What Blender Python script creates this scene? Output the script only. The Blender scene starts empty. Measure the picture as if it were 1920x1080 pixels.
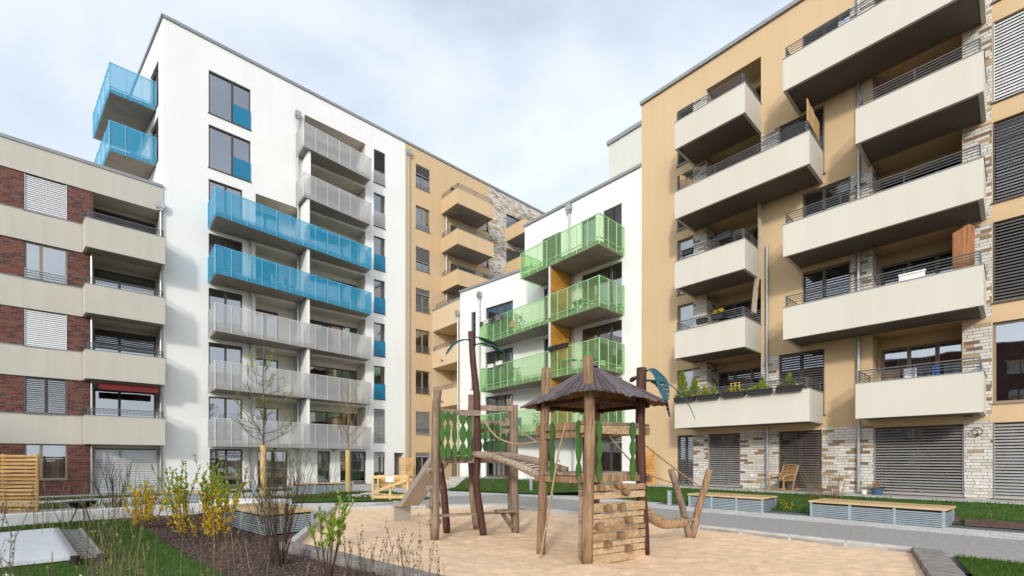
import bpy, math, random
from mathutils import Vector, Matrix
random.seed(7)
R = math.radians
S = bpy.context.scene
COL = S.collection
pi = math.pi

# ------------------------------------------------------------------ mesh builder
class MB:
    def __init__(s): s.v = []; s.f = []
    def quad(s, *p):
        n = len(s.v); s.v += [tuple(q) for q in p]; s.f.append(tuple(range(n, n+len(p))))
    def box(s, x0, x1, y0, y1, z0, z1):
        n = len(s.v)
        s.v += [(x0,y0,z0),(x1,y0,z0),(x1,y1,z0),(x0,y1,z0),(x0,y0,z1),(x1,y0,z1),(x1,y1,z1),(x0,y1,z1)]
        s.f += [tuple(n+i for i in q) for q in ((3,2,1,0),(4,5,6,7),(0,1,5,4),(1,2,6,5),(2,3,7,6),(3,0,4,7))]
    def bar(s, p, q, w, h, up=(0,0,1)):
        p, q = Vector(p), Vector(q); d = (q-p).normalized(); u = Vector(up)
        a = d.cross(u)
        if a.length < 1e-4: a = d.cross(Vector((1,0,0)))
        a.normalize(); b = a.cross(d).normalized(); a *= w/2; b *= h/2; n = len(s.v)
        for c in (p, q): s.v += [tuple(c-a-b), tuple(c+a-b), tuple(c+a+b), tuple(c-a+b)]
        s.f += [tuple(n+i for i in k) for k in ((3,2,1,0),(4,5,6,7),(0,1,5,4),(1,2,6,5),(2,3,7,6),(3,0,4,7))]
    def tube(s, pts, rad, n=8, cap=True, jit=0):
        pts = [Vector(p) for p in pts]; m = len(pts)
        if not isinstance(rad, (list, tuple)): rad = [rad]*m
        base = len(s.v); a = None
        for i, p in enumerate(pts):
            d = (pts[min(i+1,m-1)] - pts[max(i-1,0)]).normalized()
            if a is None:
                a = d.cross(Vector((0.31,0.17,0.93)))
                if a.length < .05: a = d.cross(Vector((1,0,0)))
            a = (a - d*a.dot(d)).normalized(); b = d.cross(a)
            for k in range(n):
                t = 2*pi*k/n; r = rad[i]*(1+random.uniform(-jit,jit))
                s.v.append(tuple(p + (a*math.cos(t)+b*math.sin(t))*r))
        for i in range(m-1):
            for k in range(n):
                s.f.append((base+i*n+k, base+i*n+(k+1)%n, base+(i+1)*n+(k+1)%n, base+(i+1)*n+k))
        if cap:
            s.f.append(tuple(base+k for k in reversed(range(n)))); s.f.append(tuple(base+(m-1)*n+k for k in range(n)))
    def prism(s, poly, z0, z1):
        n = len(s.v); m = len(poly)
        z0s = z0 if isinstance(z0,(list,tuple)) else [z0]*m; z1s = z1 if isinstance(z1,(list,tuple)) else [z1]*m
        s.v += [(p[0],p[1],z0s[i]) for i,p in enumerate(poly)] + [(p[0],p[1],z1s[i]) for i,p in enumerate(poly)]
        s.f.append(tuple(n+i for i in reversed(range(m)))); s.f.append(tuple(n+m+i for i in range(m)))
        for i in range(m): j=(i+1)%m; s.f.append((n+i,n+j,n+m+j,n+m+i))
    def plate(s, outline, o, u, w, t):      # flat outline (a,b) -> o+a*u+b*w, thickness t
        o,u,w = Vector(o),Vector(u),Vector(w); nn = u.cross(w).normalized()*t/2; n=len(s.v); m=len(outline)
        pts=[o+u*a+w*b for a,b in outline]
        s.v += [tuple(p-nn) for p in pts]+[tuple(p+nn) for p in pts]
        s.f.append(tuple(n+i for i in reversed(range(m)))); s.f.append(tuple(n+m+i for i in range(m)))
        for i in range(m): j=(i+1)%m; s.f.append((n+i,n+j,n+m+j,n+m+i))
    def leaf(s, p, d, l, w, up=None):
        p = Vector(p); d = Vector(d).normalized()
        a = d.cross(up or Vector((random.uniform(-1,1),random.uniform(-1,1),random.uniform(-1,1))))
        if a.length < 1e-3: a = d.cross(Vector((1,.3,0)))
        a.normalize(); a *= w/2; c = a.cross(d).normalized()*l*.12
        s.quad(p, p+d*l*.5+a+c, p+d*l, p+d*l*.5-a+c)
    def xf(s, M): s.v = [tuple(M @ Vector(p)) for p in s.v]; return s
    def build(s, name, mat, parent=None, smooth=False, bevel=0):
        me = bpy.data.meshes.new(name); me.from_pydata(s.v, [], s.f); me.materials.append(mat); me.validate(); me.update()
        o = bpy.data.objects.new(name, me); COL.objects.link(o)
        if smooth:
            for p in me.polygons: p.use_smooth = True
        if bevel:
            b = o.modifiers.new('b','BEVEL'); b.width = bevel; b.segments = 1; b.limit_method = 'ANGLE'
        if parent is not None:
            o.parent = parent
            if 'ox' in parent: o.location = (-parent['ox'], -parent['oy'], -parent['oz'])
        return o
def tag(o, label=None, cat=None, group=None, kind=None):
    if label: o['label'] = label
    if cat: o['category'] = cat
    if group: o['group'] = group
    if kind: o['kind'] = kind
    return o
def thing(name, label, cat, loc=(0,0,0), rz=0, group=None, off=None):
    o = bpy.data.objects.new(name, None); COL.objects.link(o); o.location = loc; o.rotation_euler = (0,0,rz)
    o.empty_display_size = .2
    if off:   # geometry of children is given in a frame whose origin is 'off' away from this root
        o['ox'],o['oy'],o['oz'] = off; 
        o.location = Vector(loc) + Matrix.Rotation(rz,3,'Z') @ Vector(off)
    return tag(o, label, cat, group)

# ------------------------------------------------------------------ materials
def newmat(name):
    m = bpy.data.materials.new(name); m.use_nodes = True; nt = m.node_tree
    return m, nt, nt.nodes['Principled BSDF'], nt.nodes['Material Output']
def nd(nt, t, **k):
    n = nt.nodes.new(t)
    for a,b in k.items():
        if a.startswith('i_'):
            key = a[2:]; n.inputs[int(key) if key.isdigit() else key.replace('_',' ')].default_value = b
        else: setattr(n, a, b)
    return n
def math_(nt, op, a, b=None, c=None):
    n = nt.nodes.new('ShaderNodeMath'); n.operation = op
    for i,x in enumerate((a,b,c)):
        if x is None: continue
        if isinstance(x,(int,float)): n.inputs[i].default_value = x
        else: nt.links.new(x, n.inputs[i])
    return n.outputs[0]
def c4(c): return (c[0],c[1],c[2],1)
def basic(name, col, rough=.7, var=.12, scale=3, bump=0, bscale=60, metal=0, spec=.4, stretch=None, col2=None, detail=5):
    m, nt, B, O = newmat(name); L = nt.links
    B.inputs['Roughness'].default_value = rough; B.inputs['Metallic'].default_value = metal; B.inputs['Specular IOR Level'].default_value = spec
    tc = nd(nt,'ShaderNodeTexCoord'); vec = tc.outputs['Object']
    if stretch:
        mp = nd(nt,'ShaderNodeMapping'); mp.inputs['Scale'].default_value = stretch; L.new(vec, mp.inputs[0]); vec = mp.outputs[0]
    no = nd(nt,'ShaderNodeTexNoise', i_Scale=scale, i_Detail=detail, i_Roughness=.6); L.new(vec, no.inputs['Vector'])
    mx = nd(nt,'ShaderNodeMix', data_type='RGBA'); 
    a = [max(0,c*(1-var)) for c in col]; b = col2 or [min(1,c*(1+var)) for c in col]
    mx.inputs['A'].default_value = c4(a); mx.inputs['B'].default_value = c4(b)
    rp = nd(nt,'ShaderNodeMapRange'); rp.inputs['From Min'].default_value=.3; rp.inputs['From Max'].default_value=.7
    L.new(no.outputs[0], rp.inputs[0]); L.new(rp.outputs[0], mx.inputs['Factor']); L.new(mx.outputs['Result'], B.inputs['Base Color'])
    if bump:
        n2 = nd(nt,'ShaderNodeTexNoise', i_Scale=bscale, i_Detail=4); L.new(vec, n2.inputs['Vector'])
        bp = nd(nt,'ShaderNodeBump'); bp.inputs['Strength'].default_value = bump; bp.inputs['Distance'].default_value=.02
        L.new(n2.outputs[0], bp.inputs['Height']); L.new(bp.outputs[0], B.inputs['Normal'])
    return m
def stucco(name, col, streak=.10):
    m, nt, B, O = newmat(name); L = nt.links; B.inputs['Roughness'].default_value=.85; B.inputs['Specular IOR Level'].default_value=.25
    tc = nd(nt,'ShaderNodeTexCoord')
    n1 = nd(nt,'ShaderNodeTexNoise', i_Scale=.35, i_Detail=6, i_Roughness=.55); L.new(tc.outputs['Object'], n1.inputs[0])
    mp = nd(nt,'ShaderNodeMapping'); mp.inputs['Scale'].default_value=(2.2,2.2,.12); L.new(tc.outputs['Object'], mp.inputs[0])
    n2 = nd(nt,'ShaderNodeTexNoise', i_Scale=1.3, i_Detail=5); L.new(mp.outputs[0], n2.inputs[0])
    s = math_(nt,'ADD', math_(nt,'MULTIPLY', n1.outputs[0], .5), math_(nt,'MULTIPLY', n2.outputs[0], .5))
    rp = nd(nt,'ShaderNodeMapRange'); rp.inputs['From Min'].default_value=.35; rp.inputs['From Max'].default_value=.62
    rp.inputs['To Min'].default_value=1-streak; rp.inputs['To Max'].default_value=1.03; L.new(s, rp.inputs[0])
    vm = nd(nt,'ShaderNodeVectorMath', operation='SCALE'); vm.inputs[0].default_value = col; L.new(rp.outputs[0], vm.inputs['Scale'])
    L.new(vm.outputs[0], B.inputs['Base Color'])
    n3 = nd(nt,'ShaderNodeTexNoise', i_Scale=90, i_Detail=3); L.new(tc.outputs['Object'], n3.inputs[0])
    bp = nd(nt,'ShaderNodeBump'); bp.inputs['Strength'].default_value=.25; bp.inputs['Distance'].default_value=.01
    L.new(n3.outputs[0], bp.inputs['Height']); L.new(bp.outputs[0], B.inputs['Normal'])
    return m
def brick(name, w, h, stops, mortar, mw=.011):
    m, nt, B, O = newmat(name); L = nt.links; B.inputs['Roughness'].default_value=.8; B.inputs['Specular IOR Level'].default_value=.25
    tc = nd(nt,'ShaderNodeTexCoord'); sp = nd(nt,'ShaderNodeSeparateXYZ'); L.new(tc.outputs['Object'], sp.inputs[0])
    u = math_(nt,'ADD', sp.outputs[0], sp.outputs[1]); row = math_(nt,'DIVIDE', sp.outputs[2], h); rf = math_(nt,'FLOOR', row)
    wn0 = nd(nt,'ShaderNodeTexWhiteNoise', noise_dimensions='1D'); L.new(rf, wn0.inputs['W'])
    sh = math_(nt,'ADD', math_(nt,'MULTIPLY', rf, .5), math_(nt,'MULTIPLY', wn0.outputs[0], .33))
    uu = math_(nt,'ADD', math_(nt,'DIVIDE', u, w), sh); uf = math_(nt,'FLOOR', uu)
    cb = nd(nt,'ShaderNodeCombineXYZ'); L.new(uf, cb.inputs[0]); L.new(rf, cb.inputs[1])
    wn = nd(nt,'ShaderNodeTexWhiteNoise', noise_dimensions='2D'); L.new(cb.outputs[0], wn.inputs['Vector'])
    cr = nd(nt,'ShaderNodeValToRGB'); cr.color_ramp.interpolation='CONSTANT'
    while len(cr.color_ramp.elements) < len(stops): cr.color_ramp.elements.new(.5)
    for e,(p,c) in zip(cr.color_ramp.elements, stops): e.position=p; e.color=c4(c)
    L.new(wn.outputs[0], cr.inputs[0])
    fu = math_(nt,'MULTIPLY', math_(nt,'FRACT', uu), w); fv = math_(nt,'MULTIPLY', math_(nt,'FRACT', row), h)
    mm = math_(nt,'MAXIMUM', math_(nt,'LESS_THAN', fu, mw), math_(nt,'LESS_THAN', fv, mw))
    no = nd(nt,'ShaderNodeTexNoise', i_Scale=25, i_Detail=4); L.new(tc.outputs['Object'], no.inputs[0])
    vm = nd(nt,'ShaderNodeVectorMath', operation='SCALE'); L.new(cr.outputs[0], vm.inputs[0]); L.new(math_(nt,'ADD', no.outputs[0], .5), vm.inputs['Scale'])
    mx = nd(nt,'ShaderNodeMix', data_type='RGBA'); L.new(mm, mx.inputs['Factor']); L.new(vm.outputs[0], mx.inputs['A']); mx.inputs['B'].default_value=c4(mortar)
    L.new(mx.outputs['Result'], B.inputs['Base Color'])
    bp = nd(nt,'ShaderNodeBump'); bp.inputs['Strength'].default_value=.6; bp.inputs['Distance'].default_value=.01
    L.new(math_(nt,'SUBTRACT', 1.0, mm), bp.inputs['Height']); L.new(bp.outputs[0], B.inputs['Normal'])
    return m
def sheet(name, col, alpha, rough=.4, holes=True, tint=None):   # perforated / tinted panel that lets part of the view through
    m, nt, B, O = newmat(name); L = nt.links
    B.inputs['Base Color'].default_value=c4(col); B.inputs['Roughness'].default_value=rough
    t = nd(nt,'ShaderNodeBsdfTransparent'); t.inputs[0].default_value = c4(tint or (1,1,1))
    tl = nd(nt,'ShaderNodeBsdfTranslucent'); tl.inputs[0].default_value=c4(col)
    m0 = nd(nt,'ShaderNodeMixShader'); m0.inputs[0].default_value=.25; L.new(B.outputs[0], m0.inputs[1]); L.new(tl.outputs[0], m0.inputs[2])
    mx = nd(nt,'ShaderNodeMixShader'); mx.inputs[0].default_value = alpha
    L.new(t.outputs[0], mx.inputs[1]); L.new(m0.outputs[0], mx.inputs[2]); L.new(mx.outputs[0], O.inputs[0])
    return m
def glassmat():
    m, nt, B, O = newmat('window_glass'); L = nt.links
    t = nd(nt,'ShaderNodeBsdfTransparent'); t.inputs[0].default_value=(.62,.66,.66,1)
    g = nd(nt,'ShaderNodeBsdfGlossy'); g.inputs['Roughness'].default_value=.015; g.inputs[0].default_value=(.93,.96,1,1)
    tc = nd(nt,'ShaderNodeTexCoord'); no = nd(nt,'ShaderNodeTexNoise', i_Scale=1.1, i_Detail=1); L.new(tc.outputs['Object'], no.inputs[0])
    bp = nd(nt,'ShaderNodeBump'); bp.inputs['Strength'].default_value=.06; bp.inputs['Distance'].default_value=.05
    L.new(no.outputs[0], bp.inputs['Height']); L.new(bp.outputs[0], g.inputs['Normal'])
    fr = nd(nt,'ShaderNodeFresnel'); fr.inputs[0].default_value=2.1
    mx = nd(nt,'ShaderNodeMixShader'); L.new(math_(nt,'MINIMUM', math_(nt,'ADD', fr.outputs[0], .19), 1.0), mx.inputs[0])
    L.new(t.outputs[0], mx.inputs[1]); L.new(g.outputs[0], mx.inputs[2]); L.new(mx.outputs[0], O.inputs[0])
    return m
def leafmat(name, a, b, trans=.25):
    m, nt, B, O = newmat(name); L = nt.links
    gi = nd(nt,'ShaderNodeNewGeometry'); mx = nd(nt,'ShaderNodeMix', data_type='RGBA')
    mx.inputs['A'].default_value=c4(a); mx.inputs['B'].default_value=c4(b); L.new(gi.outputs['Random Per Island'], mx.inputs['Factor'])
    L.new(mx.outputs['Result'], B.inputs['Base Color']); B.inputs['Roughness'].default_value=.55; B.inputs['Specular IOR Level'].default_value=.3
    tl = nd(nt,'ShaderNodeBsdfTranslucent'); L.new(mx.outputs['Result'], tl.inputs[0])
    ms = nd(nt,'ShaderNodeMixShader'); ms.inputs[0].default_value=trans; L.new(B.outputs[0], ms.inputs[1]); L.new(tl.outputs[0], ms.inputs[2]); L.new(ms.outputs[0], O.inputs[0])
    return m
def wood(name, a, b, axis='z', rough=.7, scale=1.0, bump=.4):
    m, nt, B, O = newmat(name); L = nt.links; B.inputs['Roughness'].default_value=rough; B.inputs['Specular IOR Level'].default_value=.3
    tc = nd(nt,'ShaderNodeTexCoord'); mp = nd(nt,'ShaderNodeMapping')
    st = {'z':(16,16,.8),'x':(.8,16,16),'y':(16,.8,16)}[axis]; mp.inputs['Scale'].default_value=[k*scale for k in st]
    L.new(tc.outputs['Object'], mp.inputs[0])
    no = nd(nt,'ShaderNodeTexNoise', i_Scale=1.2, i_Detail=7, i_Roughness=.65, i_Distortion=.4); L.new(mp.outputs[0], no.inputs[0])
    n2 = nd(nt,'ShaderNodeTexNoise', i_Scale=1.4, i_Detail=3); L.new(tc.outputs['Object'], n2.inputs[0])
    gi = nd(nt,'ShaderNodeNewGeometry')
    f = math_(nt,'ADD', math_(nt,'MULTIPLY', no.outputs[0], .75), math_(nt,'MULTIPLY', n2.outputs[0], .25))
    f = math_(nt,'ADD', f, math_(nt,'MULTIPLY', math_(nt,'SUBTRACT', gi.outputs['Random Per Island'], .5), .18))
    rp = nd(nt,'ShaderNodeMapRange'); rp.inputs['From Min'].default_value=.39; rp.inputs['From Max'].default_value=.61; L.new(f, rp.inputs[0])
    mx = nd(nt,'ShaderNodeMix', data_type='RGBA'); mx.inputs['A'].default_value=c4(a); mx.inputs['B'].default_value=c4(b)
    L.new(rp.outputs[0], mx.inputs['Factor'])
    n4 = nd(nt,'ShaderNodeTexNoise', i_Scale=2.6, i_Detail=2); L.new(mp.outputs[0], n4.inputs[0])
    ck = nd(nt,'ShaderNodeMapRange'); ck.inputs['From Min'].default_value=.30; ck.inputs['From Max'].default_value=.37; ck.inputs['To Min'].default_value=.35; L.new(n4.outputs[0], ck.inputs[0])
    vs = nd(nt,'ShaderNodeVectorMath', operation='SCALE'); L.new(mx.outputs['Result'], vs.inputs[0]); L.new(ck.outputs[0], vs.inputs['Scale']); L.new(vs.outputs[0], B.inputs['Base Color'])
    bp = nd(nt,'ShaderNodeBump'); bp.inputs['Strength'].default_value=bump; bp.inputs['Distance'].default_value=.012
    L.new(no.outputs[0], bp.inputs['Height']); L.new(bp.outputs[0], B.inputs['Normal'])
    return m
W_ = stucco('white_render', (.80,.79,.755), .025)
CREAM = stucco('cream_render', (.70,.65,.55), .06)
TAN = stucco('tan_render', (.60,.43,.25), .05)
TANP = stucco('pale_tan_render', (.67,.515,.33), .05)
BEI = stucco('beige_render', (.53,.495,.425), .08)
PARA = stucco('parapet_panel', (.60,.56,.48), .035)
PALE = stucco('pale_green_render', (.60,.60,.54), .06)
SOFD = basic('shade_dark_soffit', (.135,.115,.094), .85, .12, 2, .2, 40)  # soffit concrete with the shade under the balconies put into its colour
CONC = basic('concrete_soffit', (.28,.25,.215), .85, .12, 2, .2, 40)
COP = basic('zinc_coping', (.27,.28,.28), .55, .1, 2, metal=.2)
REDB = brick('red_brick', .25, .083, [(0,(.155,.052,.036)),(.3,(.10,.034,.027)),(.55,(.185,.066,.045)),(.75,(.07,.034,.033)),(.88,(.15,.085,.078))], (.17,.135,.115))
MIXB = brick('pale_mixed_brick', .33, .094, [(0,(.60,.565,.50)),(.35,(.52,.48,.42)),(.6,(.64,.61,.55)),(.80,(.26,.175,.10)),(.89,(.19,.12,.075)),(.94,(.40,.28,.16))], (.235,.21,.185), .015)
STON = brick('pale_stone_cladding', .38, .11, [(0,(.58,.55,.49)),(.3,(.47,.43,.37)),(.55,(.63,.60,.54)),(.72,(.36,.25,.15)),(.82,(.28,.18,.11)),(.9,(.50,.37,.24))], (.46,.43,.39), .014)
FRD = basic('dark_brown_frame', (.075,.058,.045), .45, .1)
FRT = basic('taupe_frame', (.25,.20,.145), .45, .1)
GLASS = glassmat()
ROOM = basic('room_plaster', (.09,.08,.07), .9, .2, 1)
CURT = basic('curtain_cloth', (.55,.55,.53), .9, .25, 6, stretch=(3,3,.1))
BLL = basic('light_blind_slat', (.72,.72,.71), .45, .05, metal=.2)
BLM = basic('grey_blind_slat', (.44,.42,.40), .42, .06, metal=.3)
BLD = basic('dark_blind_slat', (.24,.22,.205), .42, .06, metal=.3)
STEELD = basic('dark_galvanised_rail', (.17,.185,.19), .45, .15, 8, metal=.5)
STEEL = basic('galvanised_steel', (.42,.43,.43), .4, .15, 8, metal=.7)
BLUP = sheet('blue_perforated_sheet', (.035,.45,.72), .42)
BLUE = basic('blue_frame', (.16,.52,.70), .4, .05)
BLUS = sheet('blue_solid_glass', (.015,.24,.42), .95)
GRYP = sheet('grey_perforated_sheet', (.66,.66,.66), .36)
GRYF = basic('grey_frame', (.62,.62,.61), .45, .05)
GRNP = sheet('green_tinted_glass', (.36,.55,.29), .17, .12, tint=(.87,.97,.82))
GRNF = basic('green_frame', (.38,.64,.34), .4, .05)
ORW = wood('orange_slat_wood', (.50,.21,.03), (.72,.36,.07), 'x')
BLK = basic('black_blind_slat', (.15,.14,.13), .45, .06, metal=.2)
RED = basic('red_awning_cloth', (.17,.02,.018), .8)
BLACK = basic('black_plastic', (.02,.02,.022), .5)

# ------------------------------------------------------------------ frames (camera looks along +Y, x to the right)
AL, AR = R(42.17), R(-47.83)
OL, OR_ = Vector((-19.468,21.495,0)), Vector((14.155,12.824,0))
def W2C(X, Y, z=0): return Vector((.7411*X-.6713*Y, .6714*X+.7412*Y, z))
def frame2d(o, ang): return Matrix.Translation(o) @ Matrix.Rotation(ang,4,'Z')

# ------------------------------------------------------------------ building kit; all in facade coordinates x right, y inwards, z up
def facade(x0,x1,z0,z1, holes=(), y=0, regions=(), key='w', M=None, out=None):
    out = out if out is not None else {}
    xs = {x0,x1}; zs = {z0,z1}
    for h in list(holes)+[r[1:] for r in regions]:
        for a in h[:2]:
            if x0<a<x1: xs.add(a)
        for a in h[2:4]:
            if z0<a<z1: zs.add(a)
    xs = sorted(xs); zs = sorted(zs)
    def put(k,*q):
        mb = out.setdefault(k, MB()); mb.quad(*[(M @ Vector(p)) if M else p for p in q])
    for a,b in zip(xs,xs[1:]):
        for c,d in zip(zs,zs[1:]):
            mx,mz = (a+b)/2,(c+d)/2
            if any(h[0]<mx<h[1] and h[2]<mz<h[3] for h in holes): continue
            k = key
            for r in regions:
                if r[1]<mx<r[2] and r[3]<mz<r[4]: k = r[0]
            put(k,(a,y,c),(b,y,c),(b,y,d),(a,y,d))
    for h in holes:
        a,b,c,d,dp = h[:5]; k = h[5] if len(h)>5 else key; kl = h[6] if len(h)>6 else k
        put(kl,(a,y,c),(a,y,d),(a,y+dp,d),(a,y+dp,c)); put(k,(b,y,d),(b,y,c),(b,y+dp,c),(b,y+dp,d))
        put(k,(a,y,d),(b,y,d),(b,y+dp,d),(a,y+dp,d)); put(k,(b,y,c),(a,y,c),(a,y+dp,c),(b,y+dp,c))
    return out
def shell(out, key, x0,x1,z1, depth, y0=.05, M=None):   # closes a building: roof and the other walls
    mb = out.setdefault(key, MB()); m = MB()
    m.quad((x0,y0,z1-.25),(x1,y0,z1-.25),(x1,depth,z1-.25),(x0,depth,z1-.25))
    m.quad((x1,0,0),(x1,depth,0),(x1,depth,z1),(x1,0,z1)); m.quad((x0,depth,0),(x0,0,0),(x0,0,z1),(x0,depth,z1)); m.quad((x1,depth,0),(x0,depth,0),(x0,depth,z1),(x1,depth,z1))
    if M: m.xf(M)
    n=len(mb.v); mb.v+=m.v; mb.f+=[tuple(i+n for i in f) for f in m.f]
def coping(root, x0,x1,z, depth, M=None, ov=.06, h=.14):
    m = MB(); m.box(x0,x1,-ov,.35,z,z+h); m.box(x0,x1,depth-.35,depth+ov,z,z+h); m.box(x0,x0+.35,.35,depth-.35,z,z+h-.004); m.box(x1-.35,x1,.35,depth-.35,z,z+h-.004)
    if M: m.xf(M)
    return m.build('coping', COP, root)
def slats(x0,x1,z0,z1,y,pitch=.09,tilt=.8,wd=.078):
    m = MB(); n = max(2,int((z1-z0)/pitch)); dy = wd*math.cos(tilt)/2; dz = wd*math.sin(tilt)/2
    for i in range(n):
        z = z1-.03-(i+.5)*(z1-z0-.04)/n; t = random.uniform(-.002,.002)
        m.quad((x0,y-dy,z-dz+t),(x1,y-dy,z-dz+t),(x1,y,z+.006+t),(x0,y,z+.006+t)); m.quad((x0,y,z+.006+t),(x1,y,z+.006+t),(x1,y+dy,z+dz+t),(x0,y+dy,z+dz+t))
    m.box(x0,x1,y-.03,y+.03,z0,z0+.03); m.box(x0-.004,x0+.012,y-.035,y+.035,z0,z1); m.box(x1-.012,x1+.004,y-.035,y+.035,z0,z1)
    return m
def window(root, x0,x1,z0,z1, y=.14, split=(.5,), blind=0, bm=None, fm=None, guard=None, gx=None, curtain=None, rail=False, sill=True, M=None, tilt=.8, trans=None, gh=.95, room=1.6):
    fm = fm or FRD; bm = bm or BLM; f = MB(); fw=.065
    f.box(x0,x1,y-.035,y+.035,z1-fw,z1); f.box(x0,x1,y-.035,y+.035,z0,z0+fw)
    f.box(x0,x0+fw,y-.034,y+.034,z0+fw,z1-fw); f.box(x1-fw,x1,y-.034,y+.034,z0+fw,z1-fw)
    for s in split:
        c = x0+(x1-x0)*s; f.box(c-fw*.8,c+fw*.8,y-.042,y+.033,z0+fw,z1-fw)
    if trans: f.box(x0+fw,x1-fw,y-.038,y+.03,trans-.035,trans+.035)
    if sill: f.box(x0-.04,x1+.04,-.05,y-.036,z0-.035,z0-.002)
    def B(mb,n,mt,p=None,**k):
        if M: mb.xf(M)
        o = mb.build(n,mt,p if p else root,**k)
        if p is not None: o.location=(0,0,0)
        return o
    w = B(f,'window',fm)
    g = MB(); g.quad((x0+fw*.7,y,z0+fw*.7),(x1-fw*.7,y,z0+fw*.7),(x1-fw*.7,y,z1-fw*.7),(x0+fw*.7,y,z1-fw*.7)); B(g,'pane',GLASS,w)
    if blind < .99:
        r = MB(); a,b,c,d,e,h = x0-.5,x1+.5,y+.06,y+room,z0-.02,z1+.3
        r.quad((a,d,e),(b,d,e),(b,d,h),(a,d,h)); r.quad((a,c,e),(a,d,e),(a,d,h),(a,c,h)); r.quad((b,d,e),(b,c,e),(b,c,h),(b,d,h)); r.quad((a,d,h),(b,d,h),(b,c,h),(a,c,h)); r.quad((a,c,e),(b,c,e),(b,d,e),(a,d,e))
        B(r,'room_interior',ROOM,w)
    if blind > 0:
        B(slats(x0+.02,x1-.02,z1-(z1-z0)*blind,z1-.01,y-.085,tilt=tilt),'blind',bm,w)
    if curtain:
        for (a,b) in curtain:
            cm = MB(); n=max(6,int((b-a)*(x1-x0)/.05)); xx=[x0+(x1-x0)*(a+(b-a)*i/n) for i in range(n+1)]; yy=[y+.16+(.03 if i%2 else -.03)+random.uniform(-.01,.01) for i in range(n+1)]
            for i in range(n): cm.quad((xx[i],yy[i],z0),(xx[i+1],yy[i+1],z0),(xx[i+1],yy[i+1],z1),(xx[i],yy[i],z1))
            B(cm,'curtain',CURT,w)
    if guard:
        a,b = gx or (x0+.01,x1-.01); q=MB(); q.box(a,b,-.035,-.012,z0+.02,z0+gh); B(q,'guard_panel',guard,w)
    if rail:
        q=MB()
        for i in range(4): q.box(x0+.01,x1-.01,.0,.022,z0+.10+.11*i,z0+.122+.11*i)
        for c in (x0+.03,(x0+x1)/2,x1-.03): q.box(c-.012,c+.012,.023,.045,z0+.02,z0+.47)
        B(q,'guard_rail',STEEL,w)
    return w
def railing(root, pts, z0, h=.36, n=4, gap=1.5, M=None, mat=None):
    m = MB()
    for (a,b) in zip(pts,pts[1:]):
        a,b=Vector((a[0],a[1],0)),Vector((b[0],b[1],0)); L=(b-a).length
        for i in range(n):
            z = z0+h-(h*.88)*i/n; m.tube([a+Vector((0,0,z)),b+Vector((0,0,z))], .019 if i==0 else .013, 6)
        k = max(1,round(L/gap))
        for i in range(k+1):
            p=a+(b-a)*(i/k); p+= (b-a).normalized()*(.04 if i==0 else -.04 if i==k else 0); m.bar(p+Vector((0,0,z0-.02)),p+Vector((0,0,z0+h)),.035,.012,up=(b-a))
    if M: m.xf(M)
    o = m.build('railing', mat or STEELD, root); o.location=(0,0,0) if root.type=='MESH' else o.location
    return o
def parapet_balcony(root, fp, z0, z1, mat, rail=.36, M=None, th=.1, sm=None):
    """fp: wall-left, front-left, front-right, wall-right"""
    m = MB(); A,B_,C,D = [Vector((p[0],p[1],0)) for p in fp]
    cen=(A+B_+C+D)/4
    def off(p,k=th):
        d=(cen-p); return p+Vector((math.copysign(k,d.x),math.copysign(k,d.y),0))
    b,c=off(B_),off(C); a=Vector((b.x+(A.x-B_.x),A.y,0)); d=Vector((c.x+(D.x-C.x),D.y,0))
    m.prism([B_,C,c,b],z0,z1); m.prism([A,B_,b,a],z0,z1-.003); m.prism([C,D,d,c],z0,z1-.003)
    if M: m.xf(M)
    o = m.build('balcony', mat, root)
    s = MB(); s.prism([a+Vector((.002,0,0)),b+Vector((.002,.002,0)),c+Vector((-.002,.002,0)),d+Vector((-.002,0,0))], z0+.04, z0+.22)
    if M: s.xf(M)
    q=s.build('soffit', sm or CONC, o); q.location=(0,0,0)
    k = MB()
    for p0,p1 in ((A,B_),(B_,C),(C,D)):
        dv=(p1-p0).normalized(); nrm=Vector((-dv.y,dv.x,0)); 
        if nrm.dot(cen-p0)<0: nrm=-nrm
        k.bar(p0+nrm*.05+Vector((0,0,z1+.012))-dv*.0,p1+nrm*.05+Vector((0,0,z1+.012)),.14,.02)
    if M: k.xf(M)
    q=k.build('parapet_cap', COP, o); q.location=(0,0,0)
    if rail: railing(o,[(a.x,A.y),(b.x-.03,b.y-.05),(c.x+.03,c.y-.05),(d.x,D.y)], z1+.02, rail, M=M)
    return o
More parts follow.
